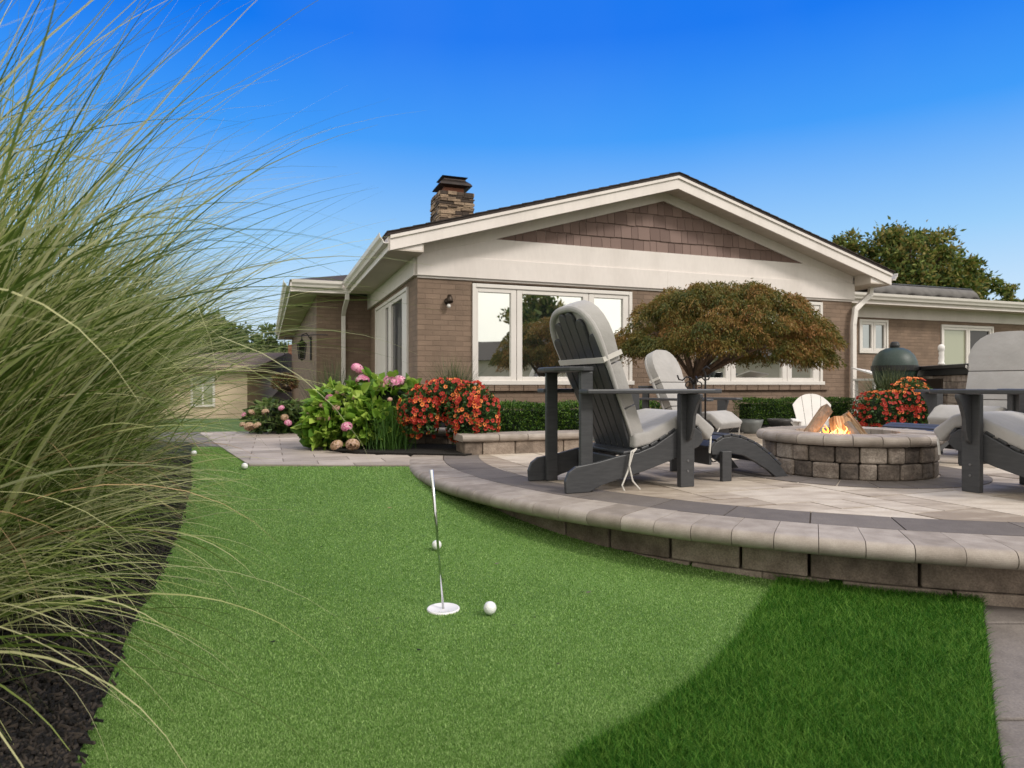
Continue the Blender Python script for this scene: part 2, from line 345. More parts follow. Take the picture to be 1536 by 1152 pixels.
LEFT = [(.2, -.40), (.75, -.64), (1.32, -.875), (2.15, -1.225), (3.0, -1.53), (3.87, -1.87), (5.0, -2.42), (6.15, -2.96)]
BND = [(.2, -.55), (.6, -.35), (1.0, -.08), (1.36, .125), (1.52, .307), (1.73, .495), (1.97, .667), (2.2, .80), (2.55, 1.02), (2.75, 1.15)]
RGT = [(.2, .26), (1.36, .99), (2.47, 1.735), (2.75, 1.93)]
def itp(tab, y): return np.interp(y, [a for a, b in tab], [b for a, b in tab])
def grightx(y):
    r = np.where(y < 2.55, itp(BND, y), 1.02+(0*y))
    r = np.where(y > 2.55, np.interp(y, [2.55, 3.2, 4.5, 4.56, 4.6, 6.0], [1.3, 1.3, .2, -.4, -1.80, -2.59]), r)
    return r
def strip(name, ya, yb, fl, fr, m, off=0, ny=90, nx=24, zf=None):
    y = np.linspace(ya, yb, ny)[:, None]; a = fl(y); b = fr(y); t = np.linspace(0, 1, nx)[None]
    Xs = a+(b-a)*t; Ys = y+0*Xs; Z = (gz(Ys) if zf is None else zf(Xs, Ys))+off
    V = np.stack([Xs, Ys, Z], -1).reshape(-1, 3)
    F = [(j*nx+i, j*nx+i+1, (j+1)*nx+i+1, (j+1)*nx+i) for j in range(ny-1) for i in range(nx-1)]
    return npmesh(name, V, F, m, smooth=True)
lx = lambda y: itp(LEFT, y)
tag(strip('putting_green', .3, 6.02, lx, grightx, M['turfbase']), kind='structure')
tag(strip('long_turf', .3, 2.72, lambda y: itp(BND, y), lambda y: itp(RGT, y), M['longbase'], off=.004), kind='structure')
def bedz(X, Y): return gz(Y)+.012+.05*np.clip((lx(Y)-X)/1.2, 0, 1)
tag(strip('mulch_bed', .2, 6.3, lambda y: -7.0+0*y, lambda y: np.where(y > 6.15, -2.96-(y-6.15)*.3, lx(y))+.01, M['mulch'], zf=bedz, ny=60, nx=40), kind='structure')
# blades: cones of 3 or 4 verts scattered over the strips
def tufts(name, n, ya, yb, fl, fr, h, w, m, lean=.5, pw=2.0, label=None, z0=0):
    u = RNG.random(n); y = 1/((1-u)/ya+u/yb) if pw == 2 else ya+(yb-ya)*u
    x = fl(y)+(fr(y)-fl(y))*RNG.random(n); z = gz(y)+z0
    ok = np.hypot(x+.2352, y-2.2829) > .060; x, y, z = x[ok], y[ok], z[ok]; n = len(x)
    a = RNG.random(n)*2*np.pi; hh = h*(.6+.7*RNG.random(n)); ww = w*(.7+.6*RNG.random(n))*np.clip(y/1.8, .8, 3)
    dx = np.cos(a); dy = np.sin(a); la = RNG.random(n)*2*np.pi; lm = lean*RNG.random(n)*hh
    P0 = np.stack([x-dx*ww/2, y-dy*ww/2, z], -1); P1 = np.stack([x+dx*ww/2, y+dy*ww/2, z], -1)
    P2 = np.stack([x+dx*ww*.3+np.cos(la)*lm*.4, y+dy*ww*.3+np.sin(la)*lm*.4, z+hh*.6], -1)
    P3 = np.stack([x-dx*ww*.3+np.cos(la)*lm*.4, y-dy*ww*.3+np.sin(la)*lm*.4, z+hh*.6], -1)
    P4 = np.stack([x+np.cos(la)*lm, y+np.sin(la)*lm, z+hh], -1)
    V = np.stack([P0, P1, P2, P3, P4, P4+np.array([.0003, 0, 0])], 1).reshape(-1, 3); b = np.arange(n)[:, None]*6
    F = np.concatenate([b+np.array([0, 1, 2, 3]), b+np.array([3, 2, 5, 4])]); t = RNG.random(n)
    return tag(npmesh(name, V, F, m, np.concatenate([t, t])), label, 'grass', kind='stuff')
tufts('putting_turf_fibres', 480000, 1.0, 5.9, lx, lambda y: np.where(y < 2.55, itp(BND, y), np.where(y < 4.5, np.interp(y, [2.55, 2.9, 3.4, 4.0, 4.5], [1.02, .62, .2, -.2, -.45]), grightx(y))),
      .005, .0024, M['turfblade'], .9, label='short bright green artificial putting turf')
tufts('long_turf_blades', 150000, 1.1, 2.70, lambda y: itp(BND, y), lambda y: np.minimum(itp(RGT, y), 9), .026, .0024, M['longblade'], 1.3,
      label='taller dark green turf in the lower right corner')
# mulch chips
def chips(n):
    u = RNG.random(n); y = 1/((1-u)/1.0+u/5.0); x = lx(y)-RNG.random(n)**1.3*1.3+.015*RNG.standard_normal(n)
    z = gz(y)+.012+.05*np.clip((lx(y)-x)/1.2, 0, 1)
    a = RNG.random(n)*np.pi*2; l = .006+.026*RNG.random(n)**1.5; w = .002+.004*RNG.random(n); t = RNG.normal(0, .35, n)
    d = np.stack([np.cos(a)*np.cos(t), np.sin(a)*np.cos(t), np.sin(t)], -1); q = np.stack([-np.sin(a), np.cos(a), 0*a], -1)
    c = np.stack([x, y, z+.006+.010*RNG.random(n)], -1); k = np.cross(d, q)*.003
    V = []
    for s1, s2, s3 in ((-1,-1,-1),(1,-1,-1),(1,1,-1),(-1,1,-1),(-1,-.8,1),(1,-.6,1),(1,.7,1),(-1,.6,1)):
        V.append(c+d*(l*s1)[:, None]*.5+q*(w*s2)[:, None]*.5+k*s3)
    V = np.stack(V, 1).reshape(-1, 3); b = np.arange(n)[:, None]*8
    F = np.concatenate([b+np.array(q) for q in ((4,5,6,7),(0,1,5,4),(1,2,6,5),(2,3,7,6),(3,0,4,7))]); tt = RNG.random(n)
    tag(npmesh('mulch_chips', V, F, M['chips'], np.tile(tt, 5)), 'loose dark bark chips under the tall grasses', 'mulch', kind='stuff')
chips(24000)

# ------------------------------------------------------------------ patio, paths
PC = (2.40, 5.28); RS = 2.93; RI = 2.66; RO = 3.20
def arcpts(r, a0, a1, n): return [(PC[0]+r*math.cos(a0+(a1-a0)*i/n), PC[1]+r*math.sin(a0+(a1-a0)*i/n)) for i in range(n+1)]
A0, A1 = R(178), R(335)
outline = arcpts(RS, A0, A1, 60)+[(6.5, 5.5), (12.5, 10.5), (12.5, 15.5), (-.53, 8.2)]
MB().prism(outline, -.4, PZ-.006).build('patio_base', M['joint'])
tag(bpy.data.objects['patio_base'], kind='structure')
# slabs: random ashlar clipped to the arc
def ashlar(mb, x0, x1, y0, y1, clips, rot, unit=.19, gap=.004, z=PZ, th=.004, bigs=((3,2),(2,2),(2,1),(3,1),(2,3),(1,1),(1,2))):
    nx = int((x1-x0)/unit); ny = int((y1-y0)/unit); occ = np.zeros((nx+4, ny+4), bool); c, s = math.cos(rot), math.sin(rot)
    for j in range(ny):
        for i in range(nx):
            if occ[i, j]: continue
            for w, h in random.sample(bigs, len(bigs)):
                if not occ[i:i+w, j:j+h].any(): break
            else: w = h = 1
            occ[i:i+w, j:j+h] = True
            a, b = x0+i*unit+gap, y0+j*unit+gap; e, f = x0+(i+w)*unit-gap, y0+(j+h)*unit-gap
            p = [(a, b), (e, b), (e, f), (a, f)]; p = [(c*u-s*v, s*u+c*v) for u, v in p]
            p = [(u+PC[0], v+PC[1]) for u, v in p]
            for q in clips:
                p = clip(p, *q)
                if len(p) < 3: break
            if len(p) < 3: continue
            mb.prism(p, z-.012, z-th*random.random()*.6, random.random())
cl = [(math.cos(a), math.sin(a), PC[0]*math.cos(a)+PC[1]*math.sin(a)+RI) for a in np.linspace(A0, A1, 60)]
cl += [(0, -1, -2.0), (-1, 0, .38)]
mb = MB(); ashlar(mb, -3.4, 6, -3.4, 6.6, cl, R(20)); tag(mb.build('patio', M['slab'], bevel=.0025, seg=1), kind='structure')
mb = MB(); a = A0
while a < A1:                                          # charcoal soldier ring
    l = random.choice((.30, .42, .36))/RI; g = .0022
    mb.prism(arcpts(RI+.003, a+g/2, min(a+l, A1)-g/2, 5)+arcpts(RS-.004, a+g/2, min(a+l, A1)-g/2, 5)[::-1], PZ-.012, PZ-.001, random.random()); a += l
tag(mb.build('patio_border', M['dark_paver']), kind='structure')
# curved retaining wall with bullnose coping
rw = empty('retaining_wall', (PC[0], PC[1], 0), 0, 'low curved block wall with rounded coping along the turf, edge of the raised patio', 'retaining wall')
mb = MB(); a = R(180)
while a < A1:
    l = random.choice((.30, .38, .26))/RO; g = .0018
    for z0, z1, k in ((-.02, .052, .3), (.055, .166, 0)):
        o = random.uniform(0, .006); sh = k*l
        ar = [a+sh+g+(l-2*g)*i/5 for i in range(6)]
        p = [((3.045+o)*math.cos(q), (3.045+o)*math.sin(q)) for q in ar]+[(2.8*math.cos(q), 2.8*math.sin(q)) for q in ar[::-1]]
        mb.prism(p, z0, z1, random.random())
    a += l
mb.build('block_course', M['wallstone'], rw, bevel=.006, seg=2)
mb = MB(); a = R(176); prof0 = [(RS+.002, .172), (3.10, .170)]
for i in range(17):
    q = math.pi/2*(-1+2*i/16); prof0.append((3.160+.034*math.cos(q), PZ-.0335+.0325*math.sin(q)))
prof0 += [(3.10, PZ+.0005), (RS+.002, PZ)]
while a < A1:
    l = random.choice((.145, .16, .15))/3.1
    dz = random.uniform(-.0012, .0012); dr = random.uniform(-.002, .002); n = len(prof0); v = []; f = []; ns = 3
    for k in range(ns+1):
        q = a+.0004+(l-.0008)*k/ns
        for r, z in prof0: v.append(((r+dr)*math.cos(q), (r+dr)*math.sin(q), z+dz))
    for k in range(ns):
        for j in range(n): f.append((k*n+j, k*n+(j+1) % n, (k+1)*n+(j+1) % n, (k+1)*n+j))
    f += [tuple(range(n)), tuple(range(ns*n, ns*n+n))[::-1]]
    mb.add(v, f, random.random()); a += l
mb.build('coping', M['cap'], rw)
# path on the left, in front of the house
pth = MB(); P1 = [(-.47, 4.56), (-1.74, 4.60), (-1.95, 4.78), (-2.45, 5.75), (-2.85, 6.12), (-4.6, 6.5), (-4.6, 8.6), (-2.9, 8.4), (-1.5, 7.0), (-.47, 5.1)]
pb = MB().prism([(-.50, 4.56), (-1.80, 4.58), (-2.65, 6.02), (-4.6, 6.4), (-4.6, 7.75), (-3.1, 7.95), (-2.6, 7.9), (-1.9, 6.3), (-1.3, 5.25), (-.55, 5.12)], -.3, PZ-.012).build('path_border', M['concrete'])
tag(pb, kind='structure')
for i in range(-20, 26):
    for j in range(-8, 40):
        w, h = .46, .23; off = .23*(j % 2)
        r0 = [(-2.2+i*w+off+.003, 4.3+j*h+.003), (-2.2+(i+1)*w+off-.003, 4.3+j*h+.003), (-2.2+(i+1)*w+off-.003, 4.3+(j+1)*h-.003), (-2.2+i*w+off+.003, 4.3+(j+1)*h-.003)]
        p = [(-2.2+(x+2.2)*.94-(y-4.3)*.34, 4.3+(x+2.2)*.34+(y-4.3)*.94) for x, y in r0]
        if j < 28 and p[0][0] < -.3:
            p = clip(p, 0, -1, -4.575); p = clip(p, 1, 0, -.53) if len(p) > 2 else p
            # left edge and bed edge
            if len(p) > 2: p = clip(p, -.86, -.5, .86*1.84-.5*4.64)
            cxm = sum(q[0] for q in p)/max(len(p), 1); cym = sum(q[1] for q in p)/max(len(p), 1)
            bx = np.interp(cym, [5.05, 5.15, 5.3, 6.2, 8, 15], [-.4, -1.05, -1.45, -1.95, -2.65, -3.7])
            if len(p) > 2 and cxm < bx+.25 and cxm > -4.4 and cym < 7.7 and (cxm > -2.55 or cym > 6.0+(-2.7-cxm)*.2): pth.prism(p, PZ-.02, PZ-.004+random.uniform(-.001, .001), random.random())
tag(pth.build('path', M['pathslab']), kind='structure')
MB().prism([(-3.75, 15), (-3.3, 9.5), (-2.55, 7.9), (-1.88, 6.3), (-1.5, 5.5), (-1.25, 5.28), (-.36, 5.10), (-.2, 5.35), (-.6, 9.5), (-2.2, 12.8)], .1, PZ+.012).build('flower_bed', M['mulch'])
tag(bpy.data.objects['flower_bed'], kind='structure')
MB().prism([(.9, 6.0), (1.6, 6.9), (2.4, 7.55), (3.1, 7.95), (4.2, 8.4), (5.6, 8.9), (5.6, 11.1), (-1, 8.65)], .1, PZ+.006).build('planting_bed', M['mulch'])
tag(bpy.data.objects['planting_bed'], kind='structure')
# side pavement, lower right
mb = MB()
for k in range(6):
    y0 = .3+k*.62; y1 = y0+.605
    xl0, xl1 = float(itp(RGT, y0)), float(itp(RGT, y1))
    for j in range(4): mb.prism([(xl0+.004+j*.75, y0), (xl0+j*.75+.742, y0), (xl1+j*.75+.742, y1), (xl1+.004+j*.75, y1)], -.05, .012-.002*random.random(), random.random())
tag(mb.build('side_pavement', M['concrete'], bevel=.004), kind='structure')

# ------------------------------------------------------------------ house
A = math.atan2(.368, 1.0); HO = Vector((-1.22, 8.6, 0)); HV = Vector((math.cos(A), math.sin(A), 0)); HU = Vector((-math.sin(A), math.cos(A), 0))
def sp(px, t=0.0):                                      # where a picture column meets a wall line t metres behind the front
    k = (px-CX)/FPX; o = HO+HU*t; return (k*o.y-o.x)/(HV.x-k*HV.y)
house = empty('brick_house', HO, A, 'single-storey taupe brick house with a wide front gable and cream trim', 'house')
E0 = EYE; W = 7.35; SL = .284; OV = .42; FR = .40
ZB = E0+1.39; ZM = E0+1.685; ZT = E0+1.95; ZS = E0+1.66       # band bottom, seam, gable base, soffit level
def roofz(s): return E0+1.856+SL*(min(s, W-s)+OV)
win1 = (.734, 3.149); win2 = (4.24, 6.70); WB, WT = E0+.0, E0+1.345
def wallx(mb, s0, s1, t0, t1, z0, z1, holes):           # wall along s with rectangular openings
    cur = s0
    for a, b, c, d in holes:
        mb.box(cur, a, t0, t1, z0, z1); mb.box(a, b, t0, t1, z0, c)
        if d < z1: mb.box(a, b, t0, t1, d, z1)
        cur = b
    mb.box(cur, s1, t0, t1, z0, z1)
mb = MB()
wallx(mb, 0, W, 0, .2, -1.4, ZB+.02, [(win1[0], win1[1], WB, WT+.02), (win2[0], win2[1], WB, WT+.02)])
mb.build('front_wall', M['brick'], house)
mb = MB()
for a, b, c, d in ((.2, .57, -1.4, ZB+.02), (3.4, 4.2, -1.4, ZB+.02), (.57, 3.4, -1.4, WB), (.57, 3.4, WT, ZB+.02)): mb.box(0, .2, a, b, c, d)
mb.build('side_wall', M['brick'], house)
MB().box(W-.2, W, .2, 2.07, -1.4, ZB+.3).build('side_wall', M['brick'], house)
mb = MB(); mb.box(-.97, 0, 4.2, 4.4, -1.4, ZS); mb.box(-.97, -.77, 4.4, 17, -1.4, ZS); mb.build('wing_wall', M['brick'], house)
# brick sill ledges
for w in (win1, win2):
    mb = MB(); x = w[0]-.12
    while x < w[1]+.12: mb.box(x+.004, min(x+.205, w[1]+.12), -.045, .05, WB-.085, WB-.004, random.random()); x += .21
    mb.build('sill_ledge', M['brick'], house, bevel=.004)
# windows
def window(name, s0, s1, z0, z1, panes, t0, along='s', glass=None, mw=.05, s_wall=0, sill=True):
    """frame ring + glass panes; panes = list of glass (a,b) spans"""
    def bx(mb, a, b, d0, d1, c, d, tint=.5):
        if along == 's': mb.box(a, b, t0+d0, t0+d1, c, d, tint)
        else: mb.box(s_wall+d0, s_wall+d1, a, b, c, d, tint)
    fr = MB(); f1 = .05
    bx(fr, s0, s0+f1, -.03, .09, z0, z1); bx(fr, s1-f1, s1, -.03, .09, z0, z1); bx(fr, s0+f1, s1-f1, -.03, .09, z1-f1, z1); bx(fr, s0+f1, s1-f1, -.03, .09, z0, z0+f1)
    root = fr.build(name, M['white'], house, bevel=.004)
    if sill:
        q = MB(); bx(q, s0-.02, s1+.02, -.055, -.031, z0-.002, z0+.055); q.build('window_sill', M['white'], root, bevel=.004)
    prev = s0+f1
    sa = MB(); gl = []
    for k, (a, b) in enumerate(panes):
        nxt = (b+panes[k+1][0])/2 if k+1 < len(panes) else s1-f1
        lo, hi = prev+.004, nxt-.004; c, d = z0+f1+.003, z1-f1-.003
        bx(sa, lo, a, -.012, .05, c, d); bx(sa, b, hi, -.012, .05, c, d); bx(sa, a, b, -.012, .05, c, c+.055); bx(sa, a, b, -.012, .05, d-.055, d)
        g = MB(); bx(g, a-.003, b+.003, .022, .030, c+.052, d-.052); gl.append(g); prev = nxt
    sash = sa.build('sash', M['white'], root, bevel=.004)
    for k, g in enumerate(gl): g.build('pane', (glass[k] if glass else M['glass']), root)
    return root
window('front_window', win1[0], win1[1], WB, WT, [(sp(716)+.01, sp(766)), (sp(783), sp(874)), (sp(891), sp(934))], 0)
window('front_window', win2[0], win2[1], WB, WT, [(sp(1050), sp(1088)), (sp(1103), sp(1173)), (sp(1187), sp(1219))], 0)
def tp(px): k = (px-CX)/FPX; return (k*HO.y-HO.x)/(HU.x-k*HU.y)
window('side_window', .57, 3.4, WB-.12, WT, [(tp(604), tp(587.5)), (tp(583.5), tp(579))], 0, 'u', s_wall=0, glass=[M['glassside']]*2)
# cream bands, gable boards
mb = MB(); mb.box(-.012, W+.012, -.05, .0, ZB+.02, ZM-.01); mb.box(-.0, W, -.03, .0, ZM-.01, ZT)
mb.box(-.05, -.002, .0, 4.2, ZB+.02, ZS+.06); mb.box(0, W, -.022, 0, ZB-.01, ZB+.018)
mb.box(sp(999)-.003, sp(999)+.003, -.053, -.04, ZB+.02, ZM-.01)
mb.build('frieze_band', M['cream'], house, bevel=.004)
mid = W/2
apz = E0+2.71; tb = (1.06, W-.9)
mb = MB()
def rake_poly(lo, hi):                                  # cream gable board between shingle triangle and soffit
    return lo, hi
MX = lambda t: Matrix(((1,0,0,0),(0,0,1,t),(0,1,0,0),(0,0,0,1)))     # xy polygon -> s,z plane, extruded along t
L_ = [(0, ZM), (tb[0], ZT), (mid, apz), (mid, roofz(mid)-.12), (0, roofz(0)-.12)]
Rr = [(W, ZM), (W, roofz(W)-.12), (mid, roofz(mid)-.12), (mid, apz), (W-tb[0], ZT)]
mb.prism(L_[:1]+[(tb[0], ZT)]+L_[2:], -.035, .0, M=MX(0)); mb.prism(Rr, -.035, .0, M=MX(0))
mb.build('gable_board', M['cream'], house, bevel=.004)
mb = MB(); mb.prism([(0, ZM), (W, ZM), (mid, roofz(mid)-.15)], .0, .1, M=MX(.002)); mb.build('gable_wall', M['cream'], house)
# staggered shakes in the gable
mb = MB(); tri = [(tb[0]-.05, ZT-.01), (W-tb[0]+.05, ZT-.01), (mid, apz+.015)]
sl = (apz-ZT+.025)/(mid-tb[0]+.05); nrm = math.hypot(sl, 1)
row = 0; z = ZT-.02
while z < apz+.1:
    x = tb[0]-.2+random.random()*.1
    while x < W:
        w = random.choice((.11, .14, .17, .2)); jz = random.choice((0, 0, -.006, .004))
        p = [(x+.003, z+jz), (x+w-.003, z+jz), (x+w-.003, z+.205), (x+.003, z+.205)]
        for nx, ny, d in ((-sl/nrm, 1/nrm, (-sl*tri[0][0]+tri[0][1])/nrm), (sl/nrm, 1/nrm, (sl*tri[1][0]+tri[1][1])/nrm), (0, -1, -(ZT-.01))):
            p = clip(p, nx, ny, d)
            if len(p) < 3: break
        if len(p) > 2:
            tt = random.random()
            n = len(p); v = [(a, -.004-(.018*(1-(b-z)/.2)), b) for a, b in p]+[(a, .0, b) for a, b in p]
            mb.add(v, [tuple(range(n)), tuple(range(n, 2*n))[::-1]]+[(i, n+i, n+(i+1) % n, (i+1) % n) for i in range(n)], tt)
        x += w
    z += .19; row += 1
mb.build('gable_shingles', M['shake'], house)
# main roof: two slopes, rake fascia, soffits, gutters
rf = MB(); TB = 7.5
for sgn in (0, 1):
    f = (lambda s: s) if not sgn else (lambda s: W-s)
    v = []
    for s in (-OV-.03, mid):
        for t in (-FR-.02, TB):
            v += [(f(s), t, roofz(s)+.0), (f(s), t, roofz(s)-.045)]
    rf.add(v, [(0, 2, 6, 4), (1, 5, 7, 3), (0, 4, 5, 1), (2, 3, 7, 6), (0, 1, 3, 2), (4, 6, 7, 5)], .4)
    # shingle courses standing proud so the edge reads layered
    n = 26
    for k in range(n):
        s0 = -OV-.045+(mid+OV+.04)*k/n; s1 = s0+(mid+OV)/n+.03
        z0 = roofz(s0)+.012; z1 = roofz(min(s1, mid))+.004
        vv = [(f(s0), -FR-.035, z0), (f(s0), TB, z0), (f(min(s1, mid)), TB, z1), (f(min(s1, mid)), -FR-.035, z1), (f(s0), -FR-.035, z0-.012), (f(s0), TB, z0-.012), (f(min(s1, mid)), TB, z1-.010), (f(min(s1, mid)), -FR-.035, z1-.010)]
        rf.add(vv, [(0,1,2,3), (4,7,6,5), (0,4,5,1), (0,3,7,4), (1,5,6,2), (3,2,6,7)], random.random())
roof = rf.build('roof', M['roofs'], house)
fb = MB()
for sgn in (0, 1):
    f = (lambda s: s) if not sgn else (lambda s: W-s)
    for lo, hi, t0, t1 in ((-.225, -.05, -FR, -FR+.03), (-.085, -.046, -FR-.022, -FR-.001)):
        p = [(-OV, roofz(-OV)+lo+.0), (mid, roofz(mid)+lo), (mid, roofz(mid)+hi), (-OV, roofz(-OV)+hi)]
        p = [(f(a), b) for a, b in p]
        fb.prism(p if not sgn else p[::-1], t0, t1, M=MX(0))
fb.build('rake_fascia', M['cream'], house)
sf = MB()
nps = 34
for sgn in (0, 1):
    f = (lambda s: s) if not sgn else (lambda s: W-s)
    for k in range(nps):                               # ribbed soffit under the rake
        s0 = -OV+.03+(mid+OV-.03)*k/nps; s1 = s0+(mid+OV-.03)/nps-.006
        za, zb = roofz(s0)-.175, roofz(s1)-.175
        v = [(f(s0), -FR+.03, za), (f(s1), -FR+.03, zb), (f(s1), 0, zb), (f(s0), 0, za), (f(s0), -FR+.03, za+.01), (f(s1), -FR+.03, zb+.01), (f(s1), 0, zb+.01), (f(s0), 0, za+.01)]
        sf.add(v, [(0,1,2,3), (4,7,6,5), (0,4,5,1), (1,5,6,2), (2,6,7,3), (3,7,4,0)])
    v = [(f(-OV+.02), -FR+.03, roofz(-OV)-.158), (f(mid), -FR+.03, roofz(mid)-.162), (f(mid), .0, roofz(mid)-.162), (f(-OV+.02), 0, roofz(-OV)-.158)]
    sf.add(v, [(0, 1, 2, 3)])
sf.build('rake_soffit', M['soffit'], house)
for f_ in ((lambda q: q), (lambda q: W-q)):
    pp = [(f_(-OV+.002), ZS-.021), (f_(-.013), ZS-.021), (f_(-.013), roofz(0)-.18), (f_(-OV+.002), roofz(-OV)-.18)]
    MB().prism(pp, -FR+.032, -FR+.05, M=MX(0)).build('eave_end_board', M['cream'], house)
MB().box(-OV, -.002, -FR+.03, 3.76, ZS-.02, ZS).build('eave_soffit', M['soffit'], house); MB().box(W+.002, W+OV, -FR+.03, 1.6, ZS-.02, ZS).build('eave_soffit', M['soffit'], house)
MB().box(-.012, 0, -FR+.03, -.052, ZS, roofz(0)-.17).build('eave_return', M['soffit'], house); MB().box(W, W+.012, -FR+.03, -.052, ZS, roofz(0)-.17).build('eave_return', M['soffit'], house)
# side eave fascia and gutter (K-profile)
def gutter(mb, p0, p1, outx, outy, z):                 # p0,p1 in s,t ; outward direction
    prof = [(0, -.12), (.06, -.12), (.075, -.085), (.105, -.05), (.115, 0), (.108, 0), (.098, -.045), (.066, -.08), (.054, -.112), (0, -.112)]
    n = len(prof); v = []
    for s, t in (p0, p1):
        for a, b in prof: v.append((s+outx*a, t+outy*a, z+b))
    mb.add(v, [tuple(range(n)), tuple(range(n, 2*n))[::-1]]+[(i, n+i, n+(i+1) % n, (i+1) % n) for i in range(n)])
GZ = E0+1.83
for q in (((-OV-.02, -FR-.01), (-OV-.02, 3.70), -1, 0), ((W+OV+.02, -FR-.01), (W+OV+.02, 1.5), 1, 0), ((-1.42, 3.74), (-OV-.14, 3.74), 0, -1), ((-1.44, 3.74), (-1.44, 16), -1, 0), ((W+OV+.15, 1.60), (21, 1.60), 0, -1)):
    g = MB(); gutter(g, *q, GZ); g.build('gutter', M['white'], house)
for q in ((-OV-.02, -OV, -FR+.03, 3.74), (W+OV, W+OV+.02, -FR+.03, 1.6), (-1.42, -OV-.02, 3.742, 3.762), (-1.438, -1.42, 3.742, 17.4), (W+OV+.021, 21, 1.602, 1.622)): MB().box(*q, ZS-.03, GZ).build('eave_fascia', M['cream'], house)
# wing roofs
wr = MB(); d = 4.7; a0, b0 = -1.45, 3.72; ridz = GZ+SL*d
v = [(a0, b0, GZ), (a0+2*d, b0, GZ), (a0+d, b0+d, ridz), (a0+d, 17, ridz), (a0, 17.5, GZ), (a0+2*d, 17.5, GZ), (a0, b0, GZ-.03), (a0+2*d, b0, GZ-.03), (a0, 17.5, GZ-.03), (a0+2*d, 17.5, GZ-.03)]
wr.add(v, [(0, 1, 2), (0, 2, 3, 4), (1, 5, 3, 2), (6, 8, 9, 7), (0, 6, 7, 1), (0, 4, 8, 6)]); wr.build('wing_roof', M['roofs'], house)
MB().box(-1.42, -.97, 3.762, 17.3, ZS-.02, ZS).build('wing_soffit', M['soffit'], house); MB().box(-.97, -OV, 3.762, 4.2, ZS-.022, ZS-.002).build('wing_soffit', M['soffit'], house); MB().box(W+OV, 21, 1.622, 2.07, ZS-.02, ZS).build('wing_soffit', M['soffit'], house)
wr = MB(); v = [(W-1, 1.58, GZ+.005), (21, 1.58, GZ+.005), (21, 9, GZ+.55), (W-1, 9, GZ+.55), (W-1, 1.58, GZ-.025), (21, 1.58, GZ-.025), (21, 9, GZ+.5), (W-1, 9, GZ+.5)]
wr.add(v, [(0,1,2,3), (4,7,6,5), (0,4,5,1), (1,5,6,2), (2,6,7,3), (3,7,4,0)]); wr.build('rear_roof', M['roofs'], house)
# right wing wall, window and sliding door
t2 = 2.07; w0, w1 = sp(1288, t2), sp(1331, t2); d0, d1 = sp(1411, t2), sp(1489, t2)
mb = MB(); wallx(mb, W, 20, t2, t2+.2, -1.4, ZB+.02, [(w0, w1, E0+.66, ZB-.02), (d0, d1, PZ, ZB-.06)]); mb.build('rear_wall', M['brick'], house)
mb = MB(); mb.box(W, 20, t2-.03, t2, ZB+.02, ZS); mb.build('rear_band', M['cream'], house)
mw = (w0+w1)/2
window('rear_window', w0, w1, E0+.66, ZB-.02, [(w0+.1, mw-.06), (mw+.06, w1-.1)], t2, sill=False, glass=[M['glassrear']]*2)
dm = (d0+d1)/2+.02
window('sliding_door', d0, d1, PZ, ZB-.06, [(d0+.1, dm-.06), (dm+.06, d1-.11)], t2, glass=[M['glasspale'], M['glassdark']], sill=False)
# downspouts
def spout(pts, w=.075, dd=.055):
    g = MB()
    for a, b in zip(pts[:-1], pts[1:]):
        a, b = Vector(a), Vector(b); dr = (b-a).normalized(); side = Vector((1, 0, 0)); side = (side-dr*side.dot(dr)).normalized(); up = dr.cross(side)
        a2, b2 = a-dr*.015, b+dr*.015; v = []
        for p in (a2, b2):
            for k, l in ((-1,-1), (1,-1), (1,1), (-1,1)): v.append(tuple(p+side*w/2*k+up*dd/2*l))
        g.add(v, [(0,3,2,1), (4,5,6,7), (0,1,5,4), (1,2,6,5), (2,3,7,6), (3,0,4,7)])
    return g.build('downspout', M['white'], house, bevel=.008)
s_ = sp(519, 3.9); spout([(s_, 3.70, GZ-.10), (s_, 3.72, GZ-.30), (s_-.02, 4.0, GZ-.45), (s_-.02, 4.14, GZ-.55), (s_-.02, 4.14, .1)])
spout([(W+OV-.05, -.06, GZ-.12), (W+OV-.08, -.06, GZ-.32), (W-.02, -.09, GZ-.58), (W-.06, -.09, ZB-.4), (W-.06, -.09, .1)], .085)
# chimney on the roof
ch = MB(); c0, c1, ct0, ct1 = 1.30, 1.97, 4.0, 4.74; ctop = E0+3.74
ch.box(c0+.04, c1-.04, ct0+.04, ct1-.04, E0+1.9, ctop-.02, .2)
z = E0+1.95
while z < ctop-.01:
    h = min(random.choice((.03, .04, .055, .075)), ctop-z)
    for face in range(4):
        ln = (c1-c0) if face % 2 == 0 else (ct1-ct0); x = 0
        while x < ln-.01:
            w = min(random.uniform(.1, .32), ln-x)
            if ln-x-w < .07: w = ln-x
            o = random.uniform(0, .03); a, b = x+.003, x+w-.003; tt = random.random()
            if face == 0: ch.box(c0+a, c0+b, ct0-o, ct0+.06, z+.003, z+h-.003, tt)
            if face == 1: ch.box(c1-.06, c1+o, ct0+a, ct0+b, z+.003, z+h-.003, tt)
            if face == 2: ch.box(c0+a, c0+b, ct1-.06, ct1+o, z+.003, z+h-.003, tt)
            if face == 3: ch.box(c0-o, c0+.06, ct0+a, ct0+b, z+.003, z+h-.003, tt)
            x += w
    z += h
cho = ch.build('chimney', M['chstone'], roof, bevel=.006)
cm = ((c0+c1)/2, (ct0+ct1)/2)
MB().box(cm[0]-.21, cm[0]+.19, cm[1]-.2, cm[1]+.2, ctop-.02, ctop+.16).build('flue', M['flue'], cho)
hb = MB(); q = []
for r, z in ((.20, ctop+.12), (.33, ctop+.15), (.30, ctop+.20), (.22, ctop+.27), (.21, ctop+.30), (.26, ctop+.33), (.0, ctop+.30)): q.append((r, z))
